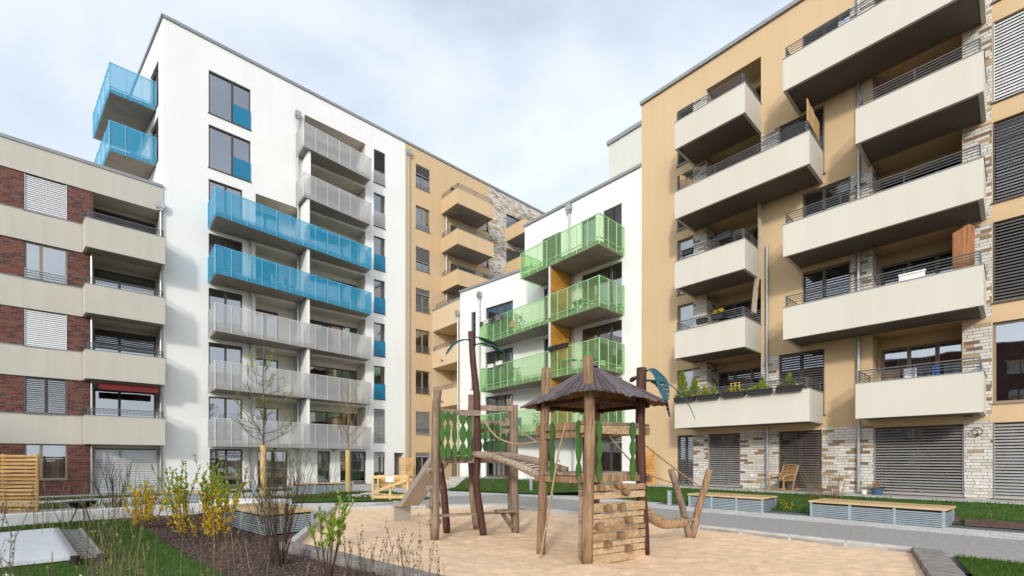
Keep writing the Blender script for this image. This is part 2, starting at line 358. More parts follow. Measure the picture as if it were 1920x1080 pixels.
def panel_balcony(root, fp, z0, z1, pm, fm, bays, M=None, slab=.22, ends=(2,2), low=.3):
    A,B_,C,D = [Vector((p[0],p[1],0)) for p in fp]; cen=(A+B_+C+D)/4
    ins=lambda p:p+(cen-p).normalized()*.09
    s=MB(); s.prism([Vector((ins(A).x,A.y,0)),ins(B_),ins(C),Vector((ins(D).x,D.y,0))], z0+.02, z0+slab)
    if M: s.xf(M)
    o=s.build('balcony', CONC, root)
    fr=MB()
    runs=((A,B_,ends[0]),(B_,C,bays),(C,D,ends[1]))
    for p0,p1,n in runs:
        if n==0: continue
        for i in range(n):
            a=p0+(p1-p0)*(i/n); b=p0+(p1-p0)*((i+1)/n); dv=(b-a).normalized(); a2=a+dv*.008; b2=b-dv*.008
            nn=Vector((dv.y,-dv.x,0)); nn = nn if nn.dot(a-cen)>0 else -nn
            q=MB(); q.prism([a2,b2,b2-nn*.012,a2-nn*.012], z0, z1)
            if M: q.xf(M)
            po=q.build('infill_panel', pm, o); po.location=(0,0,0)
        for i in range(n+1):
            p=p0+(p1-p0)*(i/n); dv=(p1-p0).normalized(); nn=Vector((dv.y,-dv.x,0)); nn = nn if nn.dot(p-cen)>0 else -nn
            p=p+nn*.014; fr.bar(p+Vector((0,0,z0)),p+Vector((0,0,z1)),.03,.02,up=dv)
        dv=(p1-p0).normalized(); nn=Vector((dv.y,-dv.x,0)); nn = nn if nn.dot(p0-cen)>0 else -nn
        for z in (z1+.012, z0+low):
            fr.bar(p0-nn*.03+Vector((0,0,z)),p1-nn*.03+Vector((0,0,z)),.045,.024)
    if M: fr.xf(M)
    q=fr.build('railing_frame', fm, o); q.location=(0,0,0)
    return o
def pipe(root, x, y, z0, z1, hop=None, r=.05, M=None, mat=None):
    m=MB(); m.tube([(x,y,z0),(x,y,z1)], r, 10)
    z=z0+.8
    while z<z1-.3: m.tube([(x,y,z),(x,y,z+.05)], r+.012, 10); z+=2.4
    if hop: m.box(x-.16,x+.16,y-.13,y+.08,hop,hop+.3); m.box(x-.1,x+.1,y-.1,y+.06,hop-.12,hop)
    if M: m.xf(M)
    return m.build('downpipe', mat or STEEL, root, smooth=False)
def emit(root, out, mats, names):
    for k,mb in out.items(): mb.build(names.get(k[0],'wall'), mats[k[0]], root)

# ================================================================== 1 brick and beige block (left)
b1 = thing('apartment_building','five storey red brick block with beige bands and boxy beige balconies at the left edge','building',OL,AL,off=(-9,0,0))
out={}
ZB=[2.38+2.95*k for k in range(5)]
holes=[]; loghol=[]
bz=[(0,2.38)]+[(ZB[k]+1.3,ZB[k+1]) for k in range(4)]
wins=[]
for k,(a,b) in enumerate(bz):
    a2=a if k else .79
    for (x0,x1) in ((-2.37,-1.02),(-5.6,-4.25)):
        holes.append((x0,x1,a2,b,.13,'b%d'%k)); wins.append((k,x0,x1,a2,b))
    loghol.append((-.16,2.31,a if k else .05,b,1.35 if k else .28,'w'))
reg=[('b%d'%i,-9,-.16,a,b) for i,(a,b) in enumerate(bz)]
facade(-9,2.46,0,15.4,holes+loghol,regions=reg,out=out)
for (a,b,c,d,dp,kk) in loghol:
    facade(a,b,c,d,[(a+.02,b-.05,c+.03,d-.16,.1)],y=dp,out=out)
shell(out,'w',-9,2.455,15.4,10)
emit(b1,out,{'w':BEI,'b':REDB},{'w':'wall','b':'brick_wall'})
bd=MB()
for z in ZB[:4]: bd.box(-9,-.53,-.05,-.002,z,z+1.3)
bd.box(-9,2.455,-.05,-.002,14.18,15.4); bd.build('band',BEI,b1)
st=MB()
for z in ZB[:4]: st.box(-9,-.53,-.075,-.051,z+1.3,z+1.325)
st.build('sill_strip',COP,b1)
coping(b1,-9,2.45,15.4,10,ov=.09)
for k,x0,x1,a,b in wins:
    if k==0: window(b1,x0,x1,a,b,.1,(.38,),fm=FRT,curtain=((.62,.8),))
    elif k in (2,4): window(b1,x0,x1,a,b,.12,(.5,),blind=1,bm=BLL,tilt=1.2)
    elif k==3: window(b1,x0,x1,a,b,.1,(.38,),fm=FRT,rail=True,curtain=((.05,.95),))
    else: window(b1,x0,x1,a,b,.12,(.5,),blind=.97,bm=BLD,tilt=.5,curtain=((.3,.6),))
for k,(a,b,c,d,dp,kk) in enumerate(loghol):
    x0,x1,z0,z1=a+.02,b-.05,c+.03,d-.16; M=Matrix.Translation((0,dp,0))
    kw=dict(sill=False,M=M,split=(.4,))
    if k==0: window(b1,x0,x1,z0,z1,.06,blind=1,bm=BLL,tilt=1.05,**kw)
    elif k==1: window(b1,x0,x1,z0,z1,.06,curtain=((.0,.14),(.6,.95)),**kw)
    elif k==2: window(b1,x0,x1,z0,z1,.06,blind=.62,bm=BLD,tilt=.5,**kw)
    elif k==3: window(b1,x0,x1,z0,z1,.06,**kw)
    else: window(b1,x0,x1,z0,z1,.06,blind=.97,bm=BLD,tilt=.6,**kw)
for z in ZB[:4]:
    parapet_balcony(b1,[(-.525,-.001),(-.40,-1.05),(2.45,-1.05),(2.45,-.001)],z,z+1.3,BEI,.3)
for k in range(4):
    m=MB(); m.tube([(-.2,-.14,(ZB[k-1]+1.3) if k else 0),(-.2,-.14,ZB[k]+.04)],.05,10); m.build('column',STEEL,b1)
pipe(b1,2.36,-.1,0,14.3,14.3)
aw=MB(); aw.box(.05,2.2,-.75,-.6,5.08,5.24); aw.box(.05,2.2,-.78,-.755,4.92,5.2); aw.build('awning',RED,b1)

# ================================================================== 2 white block with blue and grey balconies
b2 = thing('apartment_building','tall white rendered block with bright blue and grey perforated balconies','building',OL,AL,off=(2.46,0,0))
out={}; F=[2.64+2.91*k for k in range(7)]     # floor levels of storeys 2..8
holes=[]; W=[]
def w2(x0,x1,z0,z1,**k): holes.append((x0,x1,z0,z1,.16)); W.append((x0,x1,z0,z1,k))
w2(4.45,6.0,.12,2.25,blind=.22,bm=BLD,tilt=.6,curtain=((.02,.2),(.7,.95)))
w2(6.75,8.34,.12,2.2,curtain=((.3,.5),)); w2(10.06,10.84,.12,2.2,split=(),curtain=((.1,.9),)); w2(11.48,13.2,.12,2.2,blind=.3,bm=BLD,tilt=.6,split=(.42,),curtain=((.5,.9),))
for k,f in enumerate(F):
    t=f+2.42
    if k>=5: w2(4.40,6.40,t-2.3,t,split=(.56,),guard=BLUS,gx=(5.52,6.39),gh=1.05)
    elif k==3: w2(4.40,5.99,t-2.3,t,blind=.97,bm=BLD,tilt=.6)
    else: w2(4.40,5.99,t-2.3,t,curtain=((.55,.95),) if k==1 else None)
for k in range(8):
    t=2.18+2.913*k; kw=dict(split=(.78,))
    if k==0: kw=dict(split=(.6,),blind=.15,curtain=((.1,.5),))
    elif k==1: kw=dict(blind=1,bm=BLM,tilt=.9)
    elif k<6: kw.update(guard=BLUS,gh=1.03)
    elif k==6: kw.update(guard=GRYP,gh=1.03)
    else: kw.update(blind=.62,bm=BLD,guard=GRYP,gh=.8)
    w2(13.755,14.57,max(.1,t-2.25),t,**kw)
rec=[]
for k,f in enumerate(F):
    rec.append((9.3 if k>4 else 9.06,13.16,f,f+2.5,1.2,'c'))
    if k<5: rec.append((6.64,9.04,f,f+2.5,1.2,'c'))
holes.append((15.25,16.0,.05,2.15,1.4,'w'))
facade(2.46,16.1,0,24.05,holes+rec,out=out)
for (a,b,c,d,dp,kk) in rec:
    hb=(a+.12,8.15,c+.02,c+2.15,.12) if b<9.1 else (a+.35,b-.03,c+.02,c+2.15,.12)
    facade(a,b,c,d,[hb],y=dp,key='c',out=out)
    M=Matrix.Translation((0,dp,0)); k=round((c-F[0])/2.91)
    if b<9.1: window(b2,hb[0],hb[1],hb[2],hb[3],.09,(.5,),M=M,sill=False,blind={3:.97}.get(k,0),bm=BLD,curtain=((.55,.9),) if k in(0,2) else None)
    else: window(b2,hb[0],hb[1],hb[2],hb[3],.09,(.46,.72),M=M,sill=False,blind={6:.97,5:.6}.get(k,0),bm=BLM,curtain={4:((.5,.7),),3:((.45,.6),(.75,.9)),0:((.72,.82),)}.get(k))
facade(15.25,16.0,.05,2.15,[(15.3,15.95,.1,2.1,.1)],y=1.4,out=out); window(b2,15.3,15.95,.1,2.1,.08,(),M=Matrix.Translation((0,1.4,0)),sill=False)
# skewed end wall seen above the beige roof
Ms=Matrix.Translation((2.46,0,0)) @ Matrix.Rotation(R(-82.96),4,'Z')
eh=[(-2.7,-.95,F[k]+.05,F[k]+2.35,.16) for k in (5,6)]
facade(-11,0,0,24.05,eh,out=out,M=Ms)
for h in eh: window(b2,h[0],h[1],h[2],h[3],.14,(.5,),M=Ms,curtain=((.6,.95),))
m=out['w']; m.quad((2.46,.05,23.8),(16.1,.05,23.8),(16.1,12,23.8),(1.1,10.9,23.8)); m.quad((16.1,12,0),(1.1,10.9,0),(1.1,10.9,24.05),(16.1,12,24.05))
m.quad((16.1,.0,0),(16.1,12,0),(16.1,12,24.05),(16.1,0,24.05))
emit(b2,out,{'w':W_,'c':CREAM},{'w':'wall','c':'loggia_wall'})
m=MB(); m.box(2.44,16.095,-.07,.3,24.05,24.2); m.prism([(2.38,-.07),(2.72,.3),(1.4,10.9),(1.05,10.9)],24.045,24.196); m.build('coping',COP,b2)
for args in W: window(b2,*args[:4],**args[4])
fm=MB()
for k,f in enumerate(F[:6]):
    if k<5: fm.box(9.04,9.2 if k<5 else 9.3,-1.22,1.199,f-.05,f+2.60)
    else: fm.box(9.16,9.3,-1.1,-.002,f-.05,f+2.6)
fm.build('fin_wall',W_,b2)
LB=[(4.38,-.001),(4.38,-1.93),(13.16,-.87),(13.16,-.001)]
for k in range(5):
    z=2.34+2.91*k
    panel_balcony(b2,LB,z,z+1.42,BLUP if k>2 else GRYP,BLUE if k>2 else GRYF,12,ends=(1,1))
for k in (5,6):
    z=2.34+2.91*k
    panel_balcony(b2,[(8.81,-.001),(8.81,-1.33),(13.16,-.87),(13.16,-.001)],z,z+1.40,GRYP,GRYF,6,ends=(1,1))
for z in (20.0,17.1):
    panel_balcony(b2,[(2.29,1.36),(.44,1.35),(-.175,6.4),(1.62,6.6)],z,z+1.48,BLUP,BLUE,4,ends=(3,2))
pipe(b2,8.9,-.1,0,22.3,22.2); pipe(b2,6.35,-.1,0,14.1); pipe(b2,8.92,-.1+.0,.0,.02)
m=MB()
for x,z in ((11.0,2.2),(7.6,2.25)): m.tube([(x,-.16,z+.02),(x,-.16,z+.12)],.06,10); m.box(x-.02,x+.02,-.12,-.002,z+.06,z+.1)
m.build('wall_lamp',BLACK,b2)

# ================================================================== 3 tan block with stone cladding (behind)
b3 = thing('apartment_building','tall tan rendered block with a pale stone end in the far corner','building',OL,AL,off=(16.1,0,0))
out={}; holes=[]; W=[]
for k in range(8):
    t=2.18+2.967*k; z0=t-1.66
    holes.append((16.94,18.12,z0,t,.14)); W.append((16.94,18.12,z0,t,dict(split=(.5,),fm=FRT,rail=k>0,blind={7:.42,5:.62,4:.25,1:1,0:.2}.get(k,0),bm=BLM,curtain=((.1,.4),(.6,.95)) if k in (3,4) else None)))
for k in range(4,8):
    f=20.2-2.92*(7-k)
    holes.append((19.96,22.3,f+.05,f+2.3,.16)); W.append((19.96,22.3,f+.05,f+2.3,dict(split=(.35,.7),blind={7:.97,6:0}.get(k,.5),bm=BLD,fm=FRD)))
    holes.append((23.1,23.7,f+.05,f+2.3,.16)); W.append((23.1,23.7,f+.05,f+2.3,dict(split=(),blind=.5 if k<7 else 0,bm=BLM)))
    holes.append((25.62,28.2,f+.05,f+2.3,.16,'s')); W.append((25.62,28.2,f+.05,f+2.3,dict(split=(.5,),blind=.97 if k==6 else 0,bm=BLM)))
facade(16.1,32,0,24.05,holes,regions=[('s',23.74,32,0,24.05)],out=out); shell(out,'w',16.11,32,24.05,12)
emit(b3,out,{'w':TAN,'s':STON},{'w':'wall','s':'stone_cladding'})
coping(b3,16.1,32,24.05,12,ov=.07,h=.15)
for a in W: window(b3,*a[:4],**a[4])
for k in range(4,8):
    z=20.09-2.92*(7-k)
    parapet_balcony(b3,[(19.12,-.001),(19.12,-2.05),(22.5,-2.05),(22.5,-.001)],z,z+1.1,TAN,.36)
    parapet_balcony(b3,[(25.58,-.001),(25.58,-2.28),(29,-2.28),(29,-.001)],z,z+1.1,TAN,.36)
    if k>4:
        m=MB(); m.tube([(19.5,-.12,z-1.75),(19.5,-.12,z+.04)],.05,8); m.build('column',GRYF,b3)
pipe(b3,16.35,-.09,0,23.3,23.3)

# ================================================================== 4 low tan corner block
oC=Vector((-5.87,33.81,0)); aC=math.atan2(-2.71,2.352)
b4 = thing('apartment_building','low tan corner block with open loggias between the two white blocks','building',oC,aC)
out={}; holes=[(.03,3.45,a,b,1.8) for a,b in ((9.62,11.1),(6.62,8.4),(3.72,5.45),(.25,2.4))]
facade(0,3.59,0,12.62,holes,out=out)
for h in holes:
    facade(h[0],h[1],h[2],h[3],[(2.5,3.4,h[2]+.02,h[3]-.12,.1)],y=1.8,out=out); window(b4,2.5,3.4,h[2]+.02,h[3]-.12,.08,(.5,),M=Matrix.Translation((0,1.8,0)),sill=False,fm=FRT)
    if h[2]<1: window(b4,.2,2.2,.3,2.3,-.2,(.3,.62),M=Matrix.Translation((0,1.8,0)),sill=False,fm=FRT,curtain=((.3,.9),))
m=out['w']; m.quad((0,.1,12.0),(3.59,.1,12.0),(3.59,6,12.0),(0,6,12.0)); m.quad((0,.1,12.0),(3.59,.1,12.0),(3.59,.1,12.62),(0,.1,12.62))
emit(b4,out,{'w':TANP},{})
m=MB(); m.box(0,3.59,-.04,.16,12.62,12.74); m.build('coping',COP,b4)
railing(b4,[(.1,.25),(3.5,.25)],12.7,.42)
for h in holes[:3]: railing(b4,[(.05,.06),(3.43,.06)],h[2]+.01,.34)
m=MB()
for z in (8.75,5.8): m.tube([(1.45,-.16,z),(1.45,-.002,z)],.03,8); m.tube([(1.45,-.16,z-.03),(1.45,-.16,z+.06)],.05,8)
m.build('spout',BLACK,b4)
pipe(b4,3.42,-.09,0,11.55,11.5)

# ================================================================== 5 white block with green balconies
aG=R(-46.40); oG=Vector((6.137,21.67,0)); MG=frame2d(oG,aG); MGi=MG.inverted()
b5 = thing('apartment_building','white rendered block with pale green glass balconies and orange slatted partitions','building',oG,aG)
oG2=Vector((-3.517,31.1,0)); MG2=MGi @ frame2d(oG2,R(-41.21))
k2=MG2.inverted() @ Vector((-7.79,0,0)); kx=k2.x
out={}; holes=[]; W=[]
TOP=[2.85+2.86*k for k in range(5)]
def w5(x0,x1,z0,z1,**k): holes.append((x0,x1,z0,z1,.16)); W.append((x0,x1,z0,z1,k))
for k,t in enumerate(TOP):
    if k==4:
        w5(-6.37,-4.97,t-2.25,t,blind=1,bm=BLM); w5(-3.57,-2.64,t-2.25,t,split=()); w5(-2.18,-1.08,t-2.25,t,blind=1,bm=BLM,tilt=.6)
    else:
        w5(-3.55,-1.08,t-2.25,t,split=(.4,.72),blind=.15 if k==0 else 0,curtain=((.35,.6),(.66,.78)) if k==3 else ((.5,.8),) if k<2 else None)
        w5(-6.25,-5.45,t-2.25,t,split=())
facade(-7.79,0,0,15.55,holes,out=out); shell(out,'w',-7.79,-.01,15.55,10)
for a in W: window(b5,*a[:4],**a[4])
coping(b5,-7.83,-.01,15.55,10,ov=.09)
holes=[]; W=[]
for k,t in enumerate(TOP[:4]):
    w5(1.05,1.5,t-2.25,t,split=()); w5(2.4,4.75,t-2.25,t,split=(.36,.68),curtain=((.05,.3),(.4,.95)) if k in (2,3) else ((.05,.3),) if k else None)
facade(0,7.2,0,13.0,holes,out=out,M=MG2)
m=MB(); m.quad((0,.05,12.75),(7.2,.05,12.75),(7.2,8,12.75),(0,8,12.75)); m.quad((0,8,0),(0,0,0),(0,0,13),(0,8,13)); m.xf(MG2); q=out['w']; n=len(q.v); q.v+=m.v; q.f+=[tuple(i+n for i in f) for f in m.f]
for a in W: window(b5,*a[:4],M=MG2,**a[4])
m=MB(); m.box(-.03,7.1,-.09,.3,13.0,13.14); m.box(-.03,.3,.3,8,13,13.136); m.xf(MG2); m.build('coping',COP,b5)
emit(b5,out,{'w':W_},{})
def toG(X,Y): return MGi @ W2C(X,Y)
wr=toG(19.08,12.88); frt=toG(17.08,12.88)
for k in range(4):
    z=2.99+2.87*k; fl=toG(17.28,18.37) if k==3 else toG(17.6,22.33)
    wl=toG(18.93,18.37) if k==3 else MG2 @ (MG2.inverted() @ toG(18.63,22.33)); wl=Vector((wl.x,max(wl.y,-.3) if k==3 else wl.y,0))
    panel_balcony(b5,[(wl.x,wl.y),(fl.x,fl.y),(frt.x,frt.y),(wr.x,-.001)],z,z+1.42,GRNP,GRNF,8 if k==3 else 14,ends=(2,3),low=.36)
    if k<3:
        p=MB(); 
        for i in range(33): p.box(-4.29,-4.21,-1.72,-.05,z+.27+i*.078,z+.27+i*.078+.058)
        p.box(-4.27,-4.23,-1.70,-.06,z+.24,z+2.86)
        p.build('partition_screen',ORW,b5); p=MB(); p.box(-4.3,-4.2,-1.78,-1.721,z+.23,z+2.87); p.build('partition_post',GRYF,b5)
pipe(b5,-4.33,-.09,11.9,15.2,15.15); pipe(b5,-4.1,-.09,.6,11.6); pipe(b5,1.95,-.09,.5,12.3,12.25,M=MG2)

# ================================================================== 6 tan block with cream balconies (right)
b6 = thing('apartment_building','large tan block with cream balconies and pale brick piers filling the right side','building',OR_,AR,off=(-11.94,0,0))
out={}; holes=[]; W=[]; rec=[]; reg=[]
T=[2.75+2.88*k for k in range(6)]; FL=[.55]+[3.25+2.85*k for k in range(5)]
def w6(x0,x1,z0,z1,**k): holes.append((x0,x1,z0,z1,.16)); W.append((x0,x1,z0,z1,k))
def bk(x0,x1,z0,z1): reg.append(('b%d'%len(reg),x0,x1,z0,z1))
dk=dict(blind=1,bm=BLD,tilt=.5); mk=dict(blind=1,bm=BLM,tilt=.6)
# ground floor
w6(-10.14,-9.40,.58,T[0],**dk); w6(-8.75,-7.45,.58,T[0],**mk); w6(-6.06,-4.66,.58,T[0],**dk); w6(-3.2,-1.06,.58,T[0],**mk); w6(-.47,2.3,.58,T[0],blind=1,bm=BLM,tilt=.8)
for a_,b_ in ((-9.40,-8.75),(-7.45,-6.06),(-4.66,-3.2),(-1.06,-.47)): bk(a_,b_,.56,2.82)
reg += [('b20',a_,b_,2.75,2.82) for a_,b_ in ()]
# column L
for k in range(1,6):
    t=T[k]; f=FL[k]
    w6(-10.14,-9.40,f+.03,t,split=(),fm=FRT,blind=.97 if k in (4,5) else 0,bm=BLD); bk(-9.40,-8.84,f,t+.02)
    rec.append((-8.82,-6.68,f,t+.2,1.0,'w',reg[-1][0],dict(split=(.33,.66),fm=FRT,blind={1:1,2:.97,5:.97}.get(k,0),bm=BLD,tilt=.55,curtain=((.1,.3),) if k==3 else None)))
    if k in (1,4):
        bk(-6.66,-6.06,f,t+.02); w6(-6.06,-4.585,f+.03,t,**(dk if k==1 else mk))
# column R
for k in range(1,6):
    t=T[k]; f=FL[k]
    if k in (2,3,5):
        w6(-5.27,-3.83,f+.03,t,split=(.45,),fm=FRT,blind=.98 if k!=2 else .9,bm=BLD,tilt=.4); bk(-3.83,-3.25,f,t+.02)
    rec.append((-3.23,-1.10,f,t+.2,1.0,'w',reg[-1][0] if k in (2,3,5) else 'w',dict(split=(.36,.7),fm=FRT,blind={2:.75,3:.98,4:.98,5:.98}.get(k,0),bm=BLD,tilt=.4,curtain=((.2,.34),(.4,.62)) if k==1 else None)))
    bk(-1.08,-.49,f-.3,t+.02)
    w6(-.47,2.3,t-2.32,t,split=(.6,),**(dict(blind=1,bm=BLL,tilt=1.1) if k>=4 else dict(blind=1,bm=BLK,tilt=.85) if k>1 else dict(fm=FRT)))
    if k==3: pass
allh=holes+[r[:7] for r in rec]
facade(-11.94,3,0,18.45,allh,regions=reg,out=out); shell(out,'w',-11.935,3,18.45,12)
for r in rec:
    hb=(r[0]+.06,r[1]-.02,r[2]+.03,r[3]-.35,.12); facade(r[0],r[1],r[2],r[3],[hb],y=1.0,out=out); window(b6,*hb[:4],.09,M=Matrix.Translation((0,1.0,0)),sill=False,**r[7])
emit(b6,out,{'w':TAN,'b':MIXB},{'w':'wall','b':'brick_wall'})
coping(b6,-11.98,3,18.45,12,ov=.10,h=.15)
for a in W: window(b6,*a[:4],**a[4])
BAL={}
for k in range(1,6):
    z=2.96+2.85*(k-1); D=-1.61
    xl=(-9.4,-4.62) if k in (1,4) else (-9.4,-6.66)
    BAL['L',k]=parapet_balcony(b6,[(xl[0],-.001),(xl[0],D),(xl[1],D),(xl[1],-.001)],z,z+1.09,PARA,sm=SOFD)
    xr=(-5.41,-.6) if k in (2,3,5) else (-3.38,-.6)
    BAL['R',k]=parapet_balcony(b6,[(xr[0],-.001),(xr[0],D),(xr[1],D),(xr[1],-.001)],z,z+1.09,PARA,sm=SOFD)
pipe(b6,-3.59,-.1,.56,17.9); pipe(b6,-6.43,-.1,.56,9.9)
m=MB()
for x,z in ((-.78,1.0),(-7.0,1.05),(-3.85,1.25)): m.box(x-.04,x+.04,-.03,-.002,z-.04,z+.04)
m.build('wall_socket',basic('socket_white',(.8,.8,.8),.4),b6)
m=MB(); m.tube([(-.78+.11*math.cos(a*.6),-.12,2.5+.11*math.sin(a*.6)) for a in range(11)],.014,6); m.tube([(-.78,-.12,2.39),(-.78,-.002,2.45)],.02,6); m.build('wall_lamp',BLACK,b6)

# ================================================================== 7 pale block behind
b7 = thing('apartment_building','plain pale grey green block rising behind the green balconies','building',OR_,AR,off=(-16,3,0))
out={}; facade(-16,-9,0,20.0,[],y=3,out=out); m=out['w']; m.quad((-16,3,0),(-16,3,20),(-16,10,20),(-16,10,0)); m.quad((-16,3,20),(-9,3,20),(-9,10,20),(-16,10,20)); m.quad((-9,3,0),(-9,10,0),(-9,10,20),(-9,3,20))
emit(b7,out,{'w':PALE},{}); m=MB(); m.box(-16.08,-9,2.9,10,20,20.22); m.build('coping',COP,b7)

# ================================================================== 8 block closing the courtyard on the left (outside the frame, mirrored in the windows)
f8 = frame2d(W2C(-25,-6),AL+pi/2)
b8 = thing('apartment_building','brick and beige block closing the courtyard beyond the left edge, mirrored in windows','building',W2C(-25,-6),AL+pi/2)
out={}; hs=[]
for k in range(4):
    for i in range(9):
        hs.append((1.2+i*3.8,2.9+i*3.8,.9+2.9*k,2.5+2.9*k,.14,'b'))
facade(0,35,0,12.5,hs,key='b',out=out); shell(out,'b',0,35,12.5,10)
emit(b8,out,{'w':BEI,'b':REDB},{'b':'brick_wall'})
for h in hs: window(b8,h[0],h[1],h[2],h[3],.1,(.5,))
coping(b8,0,35,12.5,10)
# ================================================================== ground
from mathutils import noise
F_ = 858.0
def G(px,py,z=0): d=(1.7-z)*F_/(py-861); return ((px-960)/F_*d, d)
MR = frame2d(OR_,AR); MRi = MR.inverted(); ML = frame2d(OL,AL)
def structure(o): o['kind']='structure'; return o
def flat(name, poly, z, mat, th=.06, M=None, frame=None):
    m=MB(); zs = z if isinstance(z,list) else [z]*len(poly)
    m.prism(poly,[q-th for q in zs],zs)
    if frame is not None:
        m.xf(frame.inverted()); o=m.build(name,mat); o.matrix_world=frame
    else: o=m.build(name,mat)
    return structure(o)
def paver(name,w,h,stops,mortar,mw):
    m=brick(name,w,h,stops,mortar,mw); nt=m.node_tree   # turn the coursing flat: u = x, v = y
    sp=[n for n in nt.nodes if n.type=='SEPXYZ'][0]; 
    for l in list(nt.links):
        if l.from_socket==sp.outputs[1]: nt.links.remove(l)
        elif l.from_socket==sp.outputs[2]: t=l.to_socket; nt.links.remove(l); nt.links.new(sp.outputs[1],t)
    for n in nt.nodes:
        if n.type=='MATH' and n.operation=='ADD' and n.inputs[0].is_linked and n.inputs[0].links[0].from_socket==sp.outputs[0] and not n.inputs[1].is_linked: n.inputs[1].default_value=0
    return m
PAV = paver('pale_pavers',.4,.2,[(0,(.58,.565,.53)),(.3,(.53,.52,.49)),(.6,(.62,.60,.565)),(.85,(.49,.48,.455))],(.27,.26,.245),.013)
ASPH = basic('speckled_asphalt',(.335,.31,.29),.9,.22,11,.4,140,detail=8)
SOIL = basic('soil',(.10,.075,.055),.95,.3,4,.6,30)
MULCH = basic('bark_mulch',(.105,.066,.05),.95,.5,14,1.0,45)
GRASSG = basic('lawn_ground',(.050,.105,.014),.95,.35,5,.8,120)
SANDM = basic('play_sand',(.76,.53,.345),.95,.12,5,.8,34)
GRAV = basic('dark_gravel',(.13,.145,.15),.9,.6,55,1.0,70)
KERBL = basic('pale_kerb_concrete',(.46,.44,.41),.85,.16,4,.2,50)
KERBD = basic('weathered_kerb',(.24,.215,.19),.85,.35,6,.3,30)
WWALL = basic('white_concrete',(.74,.72,.68),.8,.12,3,.15,40)
structure((lambda m:(m.quad((-700,-700,-.32),(700,-700,-.32),(700,900,-.32),(-700,900,-.32)),m.build('ground',SOIL))[1])(MB()))
A=(-4.33,9.13); B=(-6.17,15.9); C=(-.2,16.6); D=(7.45,8.53); E=(3.36,3.08)
flat('courtyard_path',[(-45,19.5),(-16.6,10.2),(-13.2,12.2),(-11.4,14.1),(-9.6,15.4),(-7.7,13.8),(-6.3,15.0),B,C,D,(16.2,-.75),(40,-20),(60,10),(60,60),(-45,60)],0,PAV,.3,frame=MR)
flat('asphalt_path',[(-12.6,-7.86),(16,-7.86),(16,-4.75),(-11.5,-4.75)],.005,ASPH,.05,frame=None).matrix_world=MR
flat('asphalt_path',[(-5.3,17.0),(-.3,17.6),(1.6,16.0),(4.0,17.6),(-.5,22.0),(-3.5,20.6)],.004,ASPH,.05)
def bumpy(name, poly, zf, mat, step, amp=0, smooth=True):   # grid sheet cut to a polygon
    import bmesh
    xs=[p[0] for p in poly]; ys=[p[1] for p in poly]
    me=bpy.data.meshes.new(name); bm=bmesh.new(); vs=[bm.verts.new((p[0],p[1],0)) for p in poly]; bm.faces.new(vs)
    for ax,(lo,hi) in enumerate(((min(xs),max(xs)),(min(ys),max(ys)))):
        n=int((hi-lo)/step)
        for i in range(1,n+1):
            co=[0,0,0]; co[ax]=lo+(hi-lo)*i/(n+1); no=[0,0,0]; no[ax]=1
            bmesh.ops.bisect_plane(bm,geom=bm.verts[:]+bm.edges[:]+bm.faces[:],plane_co=co,plane_no=no)
    for v in bm.verts: v.co.z=zf(v.co.x,v.co.y)
    bm.to_mesh(me); bm.free(); me.materials.append(mat)
    for p in me.polygons: p.use_smooth=smooth
    if me.polygons and me.polygons[0].normal.z<0: me.flip_normals()
    o=bpy.data.objects.new(name,me); COL.objects.link(o); return structure(o)
feet=[((.3,8.7),.3),((1.24,7.4),.35),((2.3,8.2),.3),((-1.65,9.7),.3),((-.6,10.2),.3),((0,10.6),.3),((3.9,10.0),.35)]
rs=random.Random(3); dents=[(rs.uniform(-5,7),rs.uniform(5,16),rs.uniform(.07,.16),rs.uniform(.01,.045)) for _ in range(1300)]
from collections import defaultdict
dg=defaultdict(list)
for d in dents: dg[(int(d[0]//1),int(d[1]//1))].append(d)
def sandz(x,y):
    z=-.055+.025*noise.noise((x*.55,y*.55,0))+.010*noise.noise((x*1.9,y*1.9,3))+.018*noise.noise((x*4.5,y*4.5,7))+.012*noise.noise((x*9,y*9,9))
    for i in (-1,0,1):
        for j in (-1,0,1):
            for (a,b,r,h) in dg.get((int(x//1)+i,int(y//1)+j),()):
                q=((x-a)**2+(y-b)**2)/(r*r)
                if q<4: z-=.5*h*math.exp(-q*1.6)*(1-.9*q*.5)
    for (a,b),r in feet:
        q=((x-a)**2+(y-b)**2)/(r*r)
        if q<4: z+=.05*math.exp(-q*1.5)
    return z
bumpy('sand_pit',[A,B,C,D,E],sandz,SANDM,.065)
def kerb(name,p,q,w,z0,z1,mat,side=1,seg=1.0):
    p,q=Vector((p[0],p[1],0)),Vector((q[0],q[1],0)); d=(q-p); Ln=d.length; d.normalize(); n=Vector((-d.y,d.x,0))*side; m=MB(); k=max(1,int(Ln/seg))
    for i in range(k):
        a=p+d*(Ln*i/k+.004); b=p+d*(Ln*(i+1)/k-.004); j=random.uniform(-.006,.006)
        m.prism([tuple(v) for v in (a,b,b+n*w,a+n*w)][::(1 if side>0 else -1)],z0,z1+j)
    return structure(m.build(name,mat,bevel=.012))
kerb('kerb',(-4.42,9.20),(3.30,3.03),.26,-.3,.07,KERBD,-1,1.2)
kerb('kerb',A,B,.16,-.3,.06,KERBL,1); kerb('kerb',B,C,.22,-.3,.055,KERBL,1); kerb('kerb',C,D,.16,-.3,.05,KERBL,1,1.0); kerb('kerb',(7.47,8.55),(3.38,3.08),.42,-.3,.055,KERBD,1,1.1)
